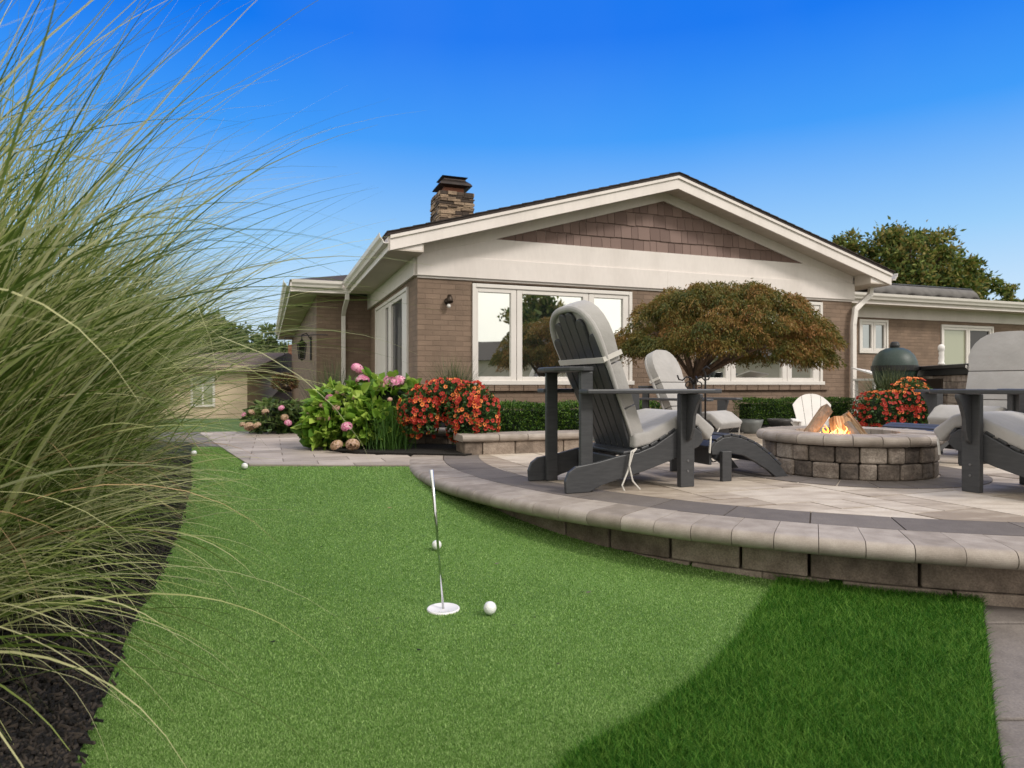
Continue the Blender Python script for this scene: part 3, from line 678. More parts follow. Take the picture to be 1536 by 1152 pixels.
for k in range(len(q)-1):
    (r0, z0), (r1, z1) = q[k], q[k+1]; v = [(cm[0]+r*sx_, cm[1]+r*sy_, z) for r, z in ((r0, z0), (r1, z1)) for sx_, sy_ in ((-1,-1), (1,-1), (1,1), (-1,1))]
    hb.add(v, [(i, (i+1) % 4, 4+(i+1) % 4, 4+i) for i in range(4)])
hb.build('chimney_cap', M['copper'], cho)
# soffit vent on the wing
MB().box(-1.26, -1.12, 6.0, 6.2, ZS-.035, ZS-.021).build('soffit_light', M['bronze'], house)

# wall lights (things of their own)
wl = empty('wall_light', HO+HV*sp(671)+Vector((0, 0, E0+1.09)), A, 'small bronze and white spotlight fixed high on the brick beside the left front window', 'wall light')
g = MB(); g.lathe([(0, 0), (.045, 0), (.045, .012), (0, .014)], 20, M=T(0, -.001, 0) @ RX(R(90))); g.tube([(0, -.01, .0), (0, -.05, .01), (.0, -.08, .0)], .009); g.build('mount', M['bronze'], wl, smooth=True)
g = MB(); g.lathe([(0, .06), (.028, .055), (.036, .02), (.042, -.04), (.036, -.045), (.0, -.03)], 20, M=T(.01, -.085, .02) @ RX(R(-20))); g.build('lamp_shade', M['bronze'], wl, smooth=True)
g = MB(); g.lathe([(0, .03), (.02, .02), (.026, 0), (.02, -.02), (0, -.03)], 16, M=T(.0, -.075, -.065)); g.build('bulb', M['whitep'], wl, smooth=True)
ln = empty('wall_lantern', HO+HU*5.6-HV*.97+Vector((0, 0, E0+.62)), A, 'black coach lantern on the side brick wall under the left eave', 'lantern')
g = MB(); g.box(-.03, 0, -.06, .06, -.12, .35); g.tube([(-.02, 0, .30), (-.10, 0, .42), (-.19, 0, .38), (-.19, 0, .30)], .012); g.build('bracket', M['iron'], ln)
g = MB()
for a_, b_ in ((-1,-1), (1,-1), (1,1), (-1,1)): g.tube([(-.19+.055*a_, .055*b_, -.10), (-.19+.085*a_, .085*b_, .20)], .008)
g.lathe([(0, .32), (.02, .30), (.05, .26), (.125, .20), (.125, .19), (0, .19)], 4, M=T(-.19, 0, 0) @ RZ(R(45))); g.lathe([(0, -.14), (.03, -.12), (.085, -.10), (0, -.10)], 4, M=T(-.19, 0, 0) @ RZ(R(45)))
g.build('cage', M['iron'], ln)
g = MB(); g.lathe([(.06, -.09), (.09, .19)], 4, M=T(-.19, 0, 0) @ RZ(R(45))); g.build('glass', M['glassdark'], ln)
# rolled awning on the low roof
sa0, sa1 = sp(1296, 1.9), sp(1462, 1.9)
aw = empty('folded_awning', HO+HV*sa0+HU*1.9+Vector((0, 0, GZ+.03)), A, 'long grey wavy-edged awning folded on the low roof right of the gable', 'awning')
g = MB(); Lw = sa1-sa0; n = 60; v = []; f = []
for i in range(n+1):
    x = Lw*i/n; w = .045*math.sin(i*.9)+.018*math.sin(i*.37)
    for y, z in ((-.05, .0+w*.8), (-.11+w*.2, .06+w*.3), (-.05, .17), (.04, .245), (.14, .26), (.3, .2), (.35, 0)): v.append((x, y, z))
for i in range(n):
    for k in range(6): f.append((i*7+k, (i+1)*7+k, (i+1)*7+k+1, i*7+k+1))
g.add(v, f); g.build('canvas', M['awning'], aw, smooth=True)
MB().tube([(-.03, .10, .27), (Lw+.03, .10, .27)], .022).build('roller', M['black'], aw, smooth=True)
MB().tube([(0, -.05, -.005), (Lw, -.05, -.005)], .014).build('front_bar', M['black'], aw, smooth=True)

# ------------------------------------------------------------------ planter walls
def blockwall(name, p0, p1, label, ztop=.155, courses=1, depth=.26, capo=.03):
    p0, p1 = Vector((*p0, 0)), Vector((*p1, 0)); Ln = (p1-p0).length; ang = math.atan2(p1.y-p0.y, p1.x-p0.x)
    e = empty(name, (p0.x, p0.y, PZ), ang, label, 'planter wall')
    g = MB(); h = (ztop-.055)/courses
    for k in range(courses):
        x = -.0
        while x < Ln-.02:
            w = min(random.choice((.2, .27, .15)), Ln-x); g.box(x+.003, x+w-.003, random.uniform(0, .006), depth, k*h-.01*(k == 0), (k+1)*h-.002, random.random()); x += w
    g.build('block_course', M['wallstone'], e, bevel=.008)
    g = MB(); x = -.02
    while x < Ln+.02:
        w = min(random.choice((.3, .24)), Ln+.02-x); pr = [(-capo+.02, .0)]
        pr = [(depth, 0), (depth, .055)]+[(-capo+.025-.025*math.sin(q), .0275+.0275*math.cos(q)) for q in np.linspace(0, math.pi, 7)]
        g.prism([(a, b) for a, b in pr], x+.002, x+w-.002, random.random(), M=Matrix(((0,0,1,0),(1,0,0,0),(0,1,0,ztop-.055),(0,0,0,1)))); x += w
    g.build('coping', M['cap'], e, bevel=.003, seg=1); return e
blockwall('planter_wall', (-.37, 5.15), (1.25, 5.72), 'low straight stone planter wall with coping below the boxwood hedge and red flowers, left')
MB().prism([(-.30, 5.42), (1.2, 5.95), (1.5, 6.9), (.8, 8.9), (-.9, 8.3)], .0, PZ+.11).build('planter_soil', M['mulch'])
tag(bpy.data.objects['planter_soil'], kind='structure')
blockwall('planter_wall', (3.45, 7.15), (4.6, 7.05), 'short stone planter wall with coping behind the fire pit under the right red flowers', ztop=.13)
blockwall('planter_wall', (-.98, 6.05), (-.45, 6.0), 'weathered short stone wall behind the hydrangea, mostly hidden by flowers', ztop=.14)

# ------------------------------------------------------------------ foliage
def leafcloud(name, P, D, ln, wd, m, parent=None, tint=None, fold=.15, jit=.6, rnd=False):
    """P points (n,3), D leaf directions (n,3): six-point pointed leaves"""
    n = len(P); D = D+jit*RNG.standard_normal((n, 3)); D /= np.linalg.norm(D, axis=1)[:, None]
    q = np.cross(D, RNG.standard_normal((n, 3))); q /= np.linalg.norm(q, axis=1)[:, None]; u = np.cross(D, q)
    l = (ln*(.6+.7*RNG.random(n)))[:, None]; w = (wd*(.7+.5*RNG.random(n)))[:, None]
    if rnd:
        pts = [P, P+D*l*.22+q*w*.42+u*w*fold, P+D*l*.66+q*w*.40+u*w*fold, P+D*l-u*w*fold*1.5, P+D*l*.66-q*w*.40+u*w*fold, P+D*l*.22-q*w*.42+u*w*fold]
        V = np.stack(pts, 1).reshape(-1, 3); b = np.arange(n)[:, None]*6; t = RNG.random(n)
        return npmesh(name, V, np.concatenate([b+np.array([0, 1, 2, 3]), b+np.array([0, 3, 4, 5])]), m, np.tile(t, 2), parent)
    a = P; b1 = P+D*l*.4+q*w*.5+u*w*fold; b2 = P+D*l*.4-q*w*.5+u*w*fold; c = P+D*l-u*w*fold
    V = np.stack([a, b1, c, b2], 1).reshape(-1, 3); F = np.arange(n)[:, None]*4+np.array([0, 1, 2, 3])
    return npmesh(name, V, F, m, RNG.random(n) if tint is None else tint, parent)
def shell(n, c, r, lo=-1.0, thick=.25):
    d = RNG.standard_normal((n*3, 3)); d /= np.linalg.norm(d, axis=1)[:, None]; d = d[d[:, 2] > lo][:n]
    k = 1-thick*RNG.random(len(d))**1.5
    return np.array(c)+d*np.array(r)*k[:, None], d
def blades(name, roots, az, th0, th1, length, width, m, parent=None, seg=9, pw=1.4, tint=None, kink=0):
    n = len(roots); s = np.linspace(0, 1, seg+1); P = [roots]; p = roots.copy(); wob = RNG.normal(0, .10, n)
    A_ = az.copy()
    dirs = []
    for i in range(seg):
        th = th0+(th1-th0)*((i+.5)/seg)**pw; A_ = A_+wob/seg*3
        if kink and i == seg*2//3: th1 = th1+kink*RNG.random(n)*(RNG.random(n) < .12)
        d = np.stack([np.sin(th)*np.cos(A_), np.sin(th)*np.sin(A_), np.cos(th)], -1); dirs.append(d); p = p+d*(length/seg)[:, None]; P.append(p)
    dirs.append(dirs[-1]); side = np.stack([-np.sin(az), np.cos(az), RNG.normal(0, .5, n)], -1); side /= np.linalg.norm(side, axis=1)[:, None]
    V = []
    for i in range(seg+1):
        w = width*np.clip(np.minimum(.55+s[i]*1.5, (1-s[i])*1.7), .04, 1); q = side*(w/2)[:, None]; V += [P[i]-q, P[i]+q]
    V = np.stack(V, 1).reshape(-1, 3); k = 2*(seg+1); b = np.arange(n)[:, None]*k
    F = np.concatenate([b+np.array([2*i, 2*i+1, 2*i+3, 2*i+2]) for i in range(seg)]); t = RNG.random(n) if tint is None else tint
    return npmesh(name, V, F, m, np.tile(t, seg), parent, smooth=True)
def sprout(name, c, n, ln, spread, m, w=.006, r=.05, label=None, cat='grass plant', parent=None, group=None, th=(.1, 1.0)):
    rt = np.array(c)+np.stack([RNG.normal(0, r, n), RNG.normal(0, r, n), np.zeros(n)], -1)
    az = RNG.random(n)*2*np.pi; t0 = np.abs(RNG.normal(0, spread*.5, n)); o = blades(name, rt, az, t0, t0+spread*RNG.random(n)+.1, ln*(.6+.5*RNG.random(n)), np.full(n, w), m, parent, seg=6)
    if label: tag(o, label, cat, group)
    return o

# ornamental grasses down the left border
GR = 'tall ornamental grasses along the left border'
gl_ = ['nearest tall grass clump, blades sweeping across the top left of the picture', 'second tall grass clump from the viewer, dense grey-green fan of blades',
       'middle tall grass clump behind the two nearest ones', 'fourth tall grass clump, its tips arching toward the path', 'farthest tall grass clump beside the paver path']
for i, (x, y, hh, n) in enumerate([(-1.62, 1.42, 1.66, 1500), (-1.90, 2.25, 1.58, 1900), (-2.30, 3.15, 1.48, 1800), (-2.78, 4.1, 1.36, 1400), (-3.35, 5.15, 1.20, 1400)]):
    e = empty('ornamental_grass', (x, y, float(gz(y))), 0, gl_[i], 'grass plant', GR)
    rt = np.stack([RNG.normal(0, .13, n), RNG.normal(0, .13, n), np.full(n, .02)], -1)
    az = RNG.random(n)*2*np.pi; az = np.where(RNG.random(n) < .6, RNG.normal(-.05, .75, n), az)
    inner = RNG.random(n); t0 = .04+.46*inner; t1 = t0+.3+1.35*RNG.random(n)**1.3; ln_ = hh*(.62+.5*RNG.random(n))*(1.12-.12*inner)
    long_ = RNG.random(n) < .1; ln_ = np.where(long_, ln_*1.16, ln_); t1 = np.where(long_, t0+.5+.5*RNG.random(n), t1)
    blades('blades', rt, az, t0, t1, ln_, .0062+.0062*RNG.random(n), M['reed'], e, seg=(18 if i < 2 else 11), pw=1.5, kink=1.6)
    n2 = int(n*.62); rt = np.stack([RNG.normal(0, .12, n2), RNG.normal(0, .12, n2), np.full(n2, .02)], -1)
    az = np.where(RNG.random(n2) < .45, RNG.normal(-.2, .9, n2), RNG.random(n2)*2*np.pi); t0 = .25+.7*RNG.random(n2)
    blades('low_blades', rt, az, t0, t0+.8+1.2*RNG.random(n2), hh*(.4+.35*RNG.random(n2)), .004+.005*RNG.random(n2), M['reed'], e, seg=(16 if i < 2 else 10))
    n3 = 46; rt = np.stack([RNG.normal(0, .1, n3), RNG.normal(0, .1, n3), np.full(n3, .02)], -1); az = RNG.normal(-.1, 1.4, n3)
    blades('dry_blades', rt, az, .15+.5*RNG.random(n3), 1.4+1.5*RNG.random(n3), hh*(.6+.4*RNG.random(n3)), np.full(n3, .006), M['dryreed'], e, seg=14)

# boxwood hedges
def hedge(name, p0, p1, w, z0, z1, label, n):
    p0 = Vector((*p0, 0)); p1 = Vector((*p1, 0)); Ln = (p1-p0).length; e = empty(name, (p0.x, p0.y, z0), math.atan2(p1.y-p0.y, p1.x-p0.x), label, 'hedge', 'clipped boxwood hedges'); h = z1-z0
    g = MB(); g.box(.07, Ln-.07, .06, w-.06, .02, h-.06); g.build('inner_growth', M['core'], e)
    u = RNG.random(n)*Ln; fc = RNG.random(n); y = np.where(fc < .5, RNG.random(n)*.05, np.where(fc < .85, RNG.random(n)*w, w-RNG.random(n)*.05)); z = np.where((fc >= .5) & (fc < .85), h-RNG.random(n)*.05, RNG.random(n)**.9*h)
    z += .012*np.sin(u*9)+.010*np.sin(u*23+y*9); y = y+.012*np.sin(u*13+z*20)
    en = RNG.random(n) < .12; u = np.where(en, np.where(RNG.random(n) < .5, RNG.random(n)*.05, Ln-RNG.random(n)*.05), u); y = np.where(en, RNG.random(n)*w, y); z = np.where(en, RNG.random(n)*h, z)
    d = np.stack([0*u, np.where(fc < .5, -1, 0), np.where((fc >= .5) & (fc < .85), 1., .35)], -1)
    leafcloud('leaves', np.stack([u, y, z], -1), d, .022, .014, M['box'], e, jit=.8)
hedge('boxwood_hedge', (-.12, 5.85), (1.45, 6.42), .34, PZ+.10, PZ+.37, 'clipped boxwood hedge on the low planter wall behind the large grey chair', 13000)
hedge('boxwood_hedge', (3.08, 8.62), (4.75, 9.23), .36, PZ, PZ+.35, 'clipped boxwood hedge under the right window behind the white chair', 13000)

# flowering plants
def flower_mesh(c, th, r):
    g = MB(); n = 10; v = [(0, 0, -.3*r)]
    for i in range(n):
        a = 2*math.pi*i/n; q = r*(1.0 if i % 2 else .78); v.append((q*math.cos(a), q*math.sin(a), .12*r))
    g.add(v, [(0, 1+i, 1+(i+1) % n) for i in range(n)]); me = g.build('flower', c, uv=False).data
    tm = bpy.data.objects[bpy.data.objects.find('flower')] if False else None
    me.materials.append(th); k = len(me.vertices)
    ring = []; 
    import bmesh
    bm = bmesh.new(); bm.from_mesh(me); vs = [bm.verts.new((.32*r*math.cos(2*math.pi*i/6), .32*r*math.sin(2*math.pi*i/6), -.10*r)) for i in range(6)]; f = bm.faces.new(vs); f.material_index = 1; bm.to_mesh(me); bm.free()
    return me
_tmp = set(bpy.data.objects)
FM = {k: flower_mesh(M[k], M['throat'], .0195) for k in ('red', 'orange')}
for o in set(bpy.data.objects)-_tmp: bpy.data.objects.remove(o)
def petunia(loc, lobes, nleaf, nfl, label, group, orange=lambda p: .28):
    e = empty('flowering_plant', loc, 0, label, 'flowers', group); tot = sum(l[2] for l in lobes); cnt = 0; rest = {'red': MB(), 'orange': MB()}
    for c, r, wgt in lobes:
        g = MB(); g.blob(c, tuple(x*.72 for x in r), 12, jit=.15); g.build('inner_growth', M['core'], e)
        P, D = shell(int(nleaf*wgt/tot), c, r, -.75, .35); leafcloud('leaves', P, D, .035, .02, M['pet'], e, jit=.8)
        P, D = shell(int(nfl*wgt/tot), c, tuple(x*1.03 for x in r), -.8, .05)
        keep = D[:, 1] < .45; P, D = P[keep], D[keep]
        P = P+.02*np.sin(P*37)
        for p, d in zip(P, D):
            dd = (Vector(d)+Vector((0, -.35, .0))+Vector(RNG.normal(0, .3, 3))).normalized(); mt = 'orange' if random.random() < orange(p) else 'red'
            if cnt < 100:
                o = bpy.data.objects.new('flower', FM[mt]); col.objects.link(o); o.parent = e; o.location = p; o.rotation_euler = dd.to_track_quat('Z', 'Y').to_euler(); s = random.uniform(.8, 1.15); o.scale = (s, s, s)
            else:
                q = dd.to_track_quat('Z', 'Y').to_matrix().to_4x4(); q.translation = Vector(p); rest[mt].add([v.co[:] for v in FM[mt].vertices], [tuple(pp.vertices) for pp in FM[mt].polygons], .5 if mt == 'red' else 1.0, q)
            cnt += 1
    for k_, mb_ in rest.items():
        if mb_.v: o = mb_.build('flowers', M[k_], e, uv=False); o['kind'] = 'stuff'; o.data.materials.append(M['throat']); o.data.polygons.foreach_set('material_index', [1 if k % 11 == 10 else 0 for k in range(len(o.data.polygons))])
    return e
petunia((-.53, 5.55, PZ), [((-.23, 0, .31), (.17, .2, .22), 1), ((-.02, .12, .40), (.26, .22, .19), 1), ((.20, -.02, .27), (.22, .24, .28), 1.5)], 5200, 1150,
        'mound of red and orange trumpet flowers spilling over the planter corner left of the boxwood', 'red flowering mounds')
petunia((4.13, 7.15, PZ+.04), [((-.18, 0, .20), (.26, .24, .25), 1), ((.14, 0, .26), (.26, .24, .30), 1.2), ((.02, .1, .12), (.36, .2, .2), .6)], 4600, 1150,
        'mound of red and orange flowers beside the downspout, right of the fire pit', 'red flowering mounds', orange=lambda p: .9 if p[2] > .42 else .12)
sprout('spike_grass', (-.50, 5.85, PZ+.25), 620, .56, .6, M['dgrass'], .005, .05, 'fine dark spiky grass rising behind the left red flowers', 'grass plant')
sprout('spike_grass', (4.25, 7.5, PZ+.20), 700, .56, .7, M['dgrass'], .008, .07, 'dense dark spiky grass rising behind the right red flowers below the green grill', 'grass plant')
sprout('spike_grass', (-1.98, 7.4, PZ), 500, .85, .55, M['dgrass'], .007, .08, 'dark upright grass against the brick behind the hydrangea', 'grass plant')
sprout('green_tuft', (-1.02, 5.58, PZ), 420, .42, .75, M['ggrass'], .006, .08, 'dark green grass tuft between the hydrangea and the red flowers', 'grass plant')
# hydrangeas
_tmp = set(bpy.data.objects)
def head_mesh(m):
    n = 420; d = RNG.standard_normal((n, 3)); d /= np.linalg.norm(d, axis=1)[:, None]; d = d[d[:, 2] > -.55]; P = d*np.array([1, 1, .78])*.92; n = len(d)
    q = np.cross(d, RNG.standard_normal((n, 3))); q /= np.linalg.norm(q, axis=1)[:, None]; u = np.cross(d, q); V = []
    for a, b in ((q, u), (u, -q), (-q, -u), (-u, q)): V.append(P+a*.17+d*.04)
    V = np.stack(V, 1).reshape(-1, 3); return npmesh('flower_head', V, np.arange(n)[:, None]*4+np.array([0, 1, 2, 3]), m, RNG.random(n)).data
HM = {k: head_mesh(M[k]) for k in ('pink', 'pale', 'tan')}
for o in set(bpy.data.objects)-_tmp: bpy.data.objects.remove(o)
def hydrangea(loc, lobes, nleaf, heads, label, ls=.11, lm='hyd'):
    e = empty('hydrangea', loc, 0, label, 'shrub', 'hydrangeas by the path'); L0 = Vector(loc)
    for c, r in lobes:
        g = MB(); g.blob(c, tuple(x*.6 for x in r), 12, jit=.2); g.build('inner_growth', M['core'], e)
        P, D = shell(int(nleaf/len(lobes)), c, r, -.8, .5); D[:, 2] = D[:, 2]*.3-.10; D[:, 1] -= .25; leafcloud('leaves', P, D, ls, ls*.72, M[lm], e, jit=.30, fold=.14, rnd=True)
    for px, py, Yd, r, k in heads:
        p = at(px, py, Yd)-L0; o = bpy.data.objects.new('flower_head', HM[k]); col.objects.link(o); o.parent = e; o.location = p; s = r*Yd/FPX
        o.scale = (s, s, s); o.rotation_euler = (random.uniform(.2, .8), random.uniform(-.3, .3), random.random()*6)
        o['label'] = {'pink': 'bright pink flower head', 'pale': 'pale pink flower head', 'tan': 'dried tan flower head'}[k]
    return e
hydrangea((-1.30, 5.85, PZ), [((-.16, .05, .28), (.31, .30, .28)), ((.16, .15, .38), (.33, .3, .26)), ((-.27, -.05, .17), (.22, .25, .19)), ((.1, -.12, .18), (.28, .22, .19))], 1900,
  [(536, 553, 6.15, 10, 'pink'), (544, 571, 5.95, 11, 'pink'), (584, 572, 5.9, 10, 'pink'), (600, 571, 5.9, 10, 'pink'), (592, 576, 5.8, 9, 'pink'), (520, 640, 5.45, 9, 'pink'), (510, 589, 5.8, 8, 'pale'), (494, 597, 5.75, 7, 'pink'), (484, 609, 5.7, 7, 'pale'),
   (504, 611, 5.6, 6, 'pale'), (530, 597, 5.75, 6, 'pale'), (461, 622, 5.7, 4, 'pale'), (480, 627, 5.6, 5, 'pale'), (491, 628, 5.6, 5, 'pale'), (505, 668, 5.35, 10, 'tan'), (529, 667, 5.32, 11, 'tan'), (585, 599, 5.6, 4, 'pale'), (572, 578, 5.8, 6, 'pale')],
  'large bright green hydrangea with pink and faded flower heads beside the path')
hydrangea((-2.68, 7.6, PZ-.02), [((-.05, .0, .18), (.26, .3, .20)), ((.14, .1, .16), (.2, .25, .18))], 900,
  [(398, 618, 7.3, 6, 'tan'), (366, 622, 7.4, 4, 'pink'), (377, 619, 7.4, 6, 'tan'), (374, 640, 7.2, 8, 'tan'), (386, 638, 7.2, 6, 'tan'), (432, 634, 7.3, 6, 'pink'), (427, 626, 7.3, 6, 'tan'), (422, 612, 7.4, 5, 'pink'), (364, 637, 7.2, 5, 'tan')],
  'smaller hydrangea with mostly dried tan heads farther along the path', ls=.085, lm='hydd')
# dark brown hanging basket by the side wall
hbk = empty('hanging_basket', at(427, 578, 8.6), 0, 'rust brown hanging plant basket by the side wall near the farther hydrangea', 'hanging basket')
g = MB(); g.lathe([(0, -.10), (.08, -.08), (.12, .0), (.0, .02)], 20); g.build('bowl', M['bronze'], hbk, smooth=True)
P, D = shell(900, (0, 0, .03), (.15, .15, .11), -.6, .4); leafcloud('foliage', P, D, .05, .02, mat('rust_leaf', [(.06, .02, .008), (.14, .06, .02), (.10, .08, .02)], .7, 5, tint=.7), hbk)
g = MB(); [g.tube([(.11*math.cos(a), .11*math.sin(a), 0), (0, 0, .38)], .003) for a in (0, 2.1, 4.2)]; g.tube([(0, 0, .38), (0, 0, .62), (.35, .1, .66), (.52, .14, .66)], .006); g.build('hanger', M['iron'], hbk)

# trees
def limbs(g, base, top, r0, ends, rng=random):
    g.tube([base, base.lerp(top, .5)+Vector((rng.uniform(-.03, .03), 0, 0)), top], [r0*1.15, r0*.95, r0*.8], 10)
    for q in ends:
        q = Vector(q); m = top.lerp(q, .5)+Vector((rng.uniform(-.1, .1), rng.uniform(-.1, .1), rng.uniform(.0, .15)))*(q-top).length*.5
        g.tube([top-Vector((0, 0, r0)), m, q], [r0*.55, r0*.3, r0*.1], 7)
# Japanese maple
tb_ = Vector((2.03, 7.55, 0)); mp_ = empty('japanese_maple', (2.03, 7.55, PZ), 0, 'spreading weeping japanese maple with rust and olive leaves before the windows', 'tree')
cc = Vector((2.40, 7.55, .90))-Vector((2.03, 7.55, PZ))
g = MB(); ends = []
for k in range(16):
    a = 2*math.pi*k/16+.2; ends.append((cc.x+.8*math.cos(a)*random.uniform(.5, 1.05), cc.y+.75*math.sin(a)*random.uniform(.5, 1), cc.z+.32+.35*random.random()))
limbs(g, Vector((0, 0, 0)), Vector((.02, 0, .66)), .055, ends)
for k in range(18):
    a = random.random()*6.28; q = random.uniform(.3, .8); p0 = Vector((cc.x+q*math.cos(a), cc.y+q*math.sin(a)*.9, cc.z+.30)); p1 = Vector((cc.x+1.0*math.cos(a), cc.y+.85*math.sin(a), cc.z+.22+.2*random.random()))
    g.tube([p0, p0.lerp(p1, .5)+Vector((0, 0, .14)), p1], [.014, .010, .004], 5)
g.build('trunk', M['bark'], mp_, smooth=True)
Ps = []; Ds = []; Tn = []
for k in range(440):                                   # draped sprays over a lumpy umbrella
    a = random.random()*2*math.pi; q = math.sqrt(random.random()); rx, ry = 1.17, 1.0
    bump_ = .06*math.sin(a*5+1)+.05*math.sin(a*9+2)
    x = cc.x+rx*q*math.cos(a); y = cc.y+ry*q*math.sin(a); xn = (x-cc.x)/rx
    ztop_ = cc.z+.26+.70*math.sqrt(max(0, 1-(q*.97)**3.4))*(1-.16*max(0, xn))+bump_*.9-.10*max(0, -xn-.4)
    if q > .72: ztop_ -= random.random()*.30*(q-.55)*(1.3 if xn > .3 else .8)
    if random.random() < .5 and .3 < q < .97: ztop_ = max(ztop_-random.uniform(.12, .58), min(ztop_, cc.z+.31-.08*xn))
    m_ = 230; rr = random.uniform(.09, .19); tn = random.random()
    th = RNG.random(m_)*2*np.pi; w = np.sqrt(RNG.random(m_)); px_ = x+rr*w*np.cos(th); py_ = y+rr*w*np.sin(th); pz_ = ztop_-rr*1.0*w**2.2+RNG.normal(0, .012, m_)
    Ps.append(np.stack([px_, py_, pz_], -1)); o = np.stack([.5*np.cos(th)*w+.5*math.cos(a)*q, .5*np.sin(th)*w+.5*math.sin(a)*q, -.55-.6*w], -1); Ds.append(o); Tn.append(np.clip(tn*.6+.5*RNG.random(m_)-.05+.12*xn, 0, 1))
leafcloud('crown', np.concatenate(Ps), np.concatenate(Ds), .040, .013, M['maple'], mp_, tint=np.concatenate(Tn), jit=.6)
def tree(name, x, y, zb, h, cr, m, label, n=9000, ls=.22, ncl=26, group=None, cat='tree', squash=1, trunk=.2, lo=.25):
    e = empty(name, (x, y, zb), 0, label, cat, group); g = MB(); ends = []; Ps = []; Ds = []
    cz = h-cr*squash; cl_ = []
    for k in range(ncl):
        d = Vector(RNG.standard_normal(3)); d.normalize(); q = random.uniform(.35, .95); c = Vector((d.x*cr*q, d.y*cr*q, cz+d.z*cr*squash*q)); cl_.append((c, cr*random.uniform(.10, .28)))
    for c, r in cl_:
        ends.append(c); P, D = shell(n//ncl, c, (r*1.2, r*1.2, r*.7), -1, .98); P = P+RNG.normal(0, r*.30, P.shape); Ps.append(P); D[:, 2] += .2; Ds.append(D)
    limbs(g, Vector((0, 0, 0)), Vector((0, 0, max(cz-cr*.5*squash, h*.3))), trunk, ends); g.build('trunk', M['bark'], e, smooth=True)
    leafcloud('crown', np.concatenate(Ps), np.concatenate(Ds), ls, ls*.5, m, e, jit=.8); return e
def pt(px, Y): return (px-CX)/FPX*Y
TG = 'trees beyond the house'
tree('leafy_tree', pt(1362, 26), 26, -.6, 7.9, 1.8, M['oak'], 'tallest leafy tree rising behind the right roof', 12000, .19, 80, TG)
tree('leafy_tree', pt(1268, 27), 27, -.6, 7.5, 1.05, M['oak'], 'slim leafy tree just showing over the right slope of the gable roof', 4500, .18, 26, TG)
tree('leafy_tree', pt(1440, 26.5), 26.5, -.6, 6.4, 1.25, M['oak'], 'lower leafy tree at the right edge of the tree group behind the roof', 8000, .19, 40, TG)
tree('leafy_tree', pt(1517, 30), 30, -.6, 6.0, .7, M['oak'], 'small treetop alone above the far right roof', 1600, .17, 12, TG)
FG = 'far trees beyond the neighbouring house'
fl = ['rounded far tree directly behind the neighbouring chimney', 'far tree between the neighbouring house and the wing eave', 'far tree low beside the brick side wall', 'broad far tree seen through the grass tips', 'far tree left of the neighbouring roof behind the grass', 'far tree behind the grass at mid picture left', 'far tree mostly veiled by the tall grass']
for k, (px, Y, h, cr) in enumerate([(372, 46, 6.6, 2.6), (402, 52, 7.4, 2.6), (428, 44, 5.2, 2.4), (332, 40, 7.2, 2.6), (300, 36, 7.0, 2.4), (255, 38, 7.6, 3), (200, 42, 8.0, 3.2)]):
    tree('far_tree', pt(px, Y), Y, -2.2, h, cr, M['fartree'], fl[k], 3200, .42, 18, FG)
# trees and a roof behind the viewer, mirrored in the windows
tree('garden_tree', 9, -13, 0, 7.5, 2.6, M['oak'], 'garden tree behind the viewer seen only as a reflection in the left window', 3500, .4, 20, 'trees reflected in the windows')
tree('garden_tree', 14.5, -15, 0, 5.2, 2.2, M['oak'], 'lower garden tree behind the viewer mirrored in the windows', 3000, .4, 16, 'trees reflected in the windows')
tree('garden_tree', 20, -12, 0, 6.2, 2.6, M['oak'], 'right-hand garden tree behind the viewer mirrored in the right window', 3500, .4, 18, 'trees reflected in the windows')

rh = empty('garden_house', (19, -8, 0), R(57), 'dark roofed low house behind the viewer mirrored along the bottom of the windows', 'house')
MB().box(-12, 12, -3, 3, 0, 2.0).build('wall', M['siding'], rh)
g = MB(); g.add([(-12.5, -3.5, 1.95), (12.5, -3.5, 1.95), (12.5, 3.5, 1.95), (-12.5, 3.5, 1.95), (-9.5, 0, 3.2), (9.5, 0, 3.2)], [(0,1,5,4), (1,2,5), (2,3,4,5), (3,0,4), (3,2,1,0)]); g.build('roof', M['roofs'], rh)

# neighbouring house, far left
nh = empty('neighbour_house', (pt(371, 22), 22, -2.0), 0, 'tan sided neighbouring house with white window seen past the tall grass', 'house')
S = 22/FPX
g = MB()
for k in range(34): g.prism([(-7.5, k*.11), (0, k*.11), (0, k*.11+.108), (-7.5, k*.11+.108)], -.012, 6, M=MX(0)) if k*.11 < 3.35 else None
g.build('wall', M['siding'], nh)
g = MB(); zr = 3.33
g.add([(-7.9, -.35, zr-.02), (.35, -.35, zr-.02), (.35, 3, zr+.65), (-7.9, 3, zr+.65), (-7.9, -.35, zr-.14), (.35, -.35, zr-.14), (.35, 6.3, zr-.14), (-7.9, 6.3, zr-.14), (.35, 6.3, zr), (-7.9, 6.3, zr)], [(0,1,2,3), (3,2,8,9), (0,4,5,1), (4,7,6,5), (1,5,6,8,2), (0,3,9,7,4)])
g.build('roof', M['farroof'], nh)
for a, b in ((-1.85, -1.05), (-3.4, -2.7)):
    w = MB(); [w.box(*q) for q in ((a, b, -.06, -.015, 2.05, 2.12), (a, b, -.06, -.015, 3.0, 3.07), (a, a+.07, -.06, -.015, 2.12, 3.0), (b-.07, b, -.06, -.015, 2.12, 3.0), ((a+b)/2-.025, (a+b)/2+.025, -.055, -.015, 2.12, 3.0))]
    w = w.build('window', M['white'], nh); MB().box(a+.06, b-.06, -.03, -.02, 2.1, 3.02).build('pane', M['glasspale'], w)
g = MB(); g.box(.0, .35, 4.0, 4.4, 3.0, 4.35); g.build('chimney', M['flue'], nh)
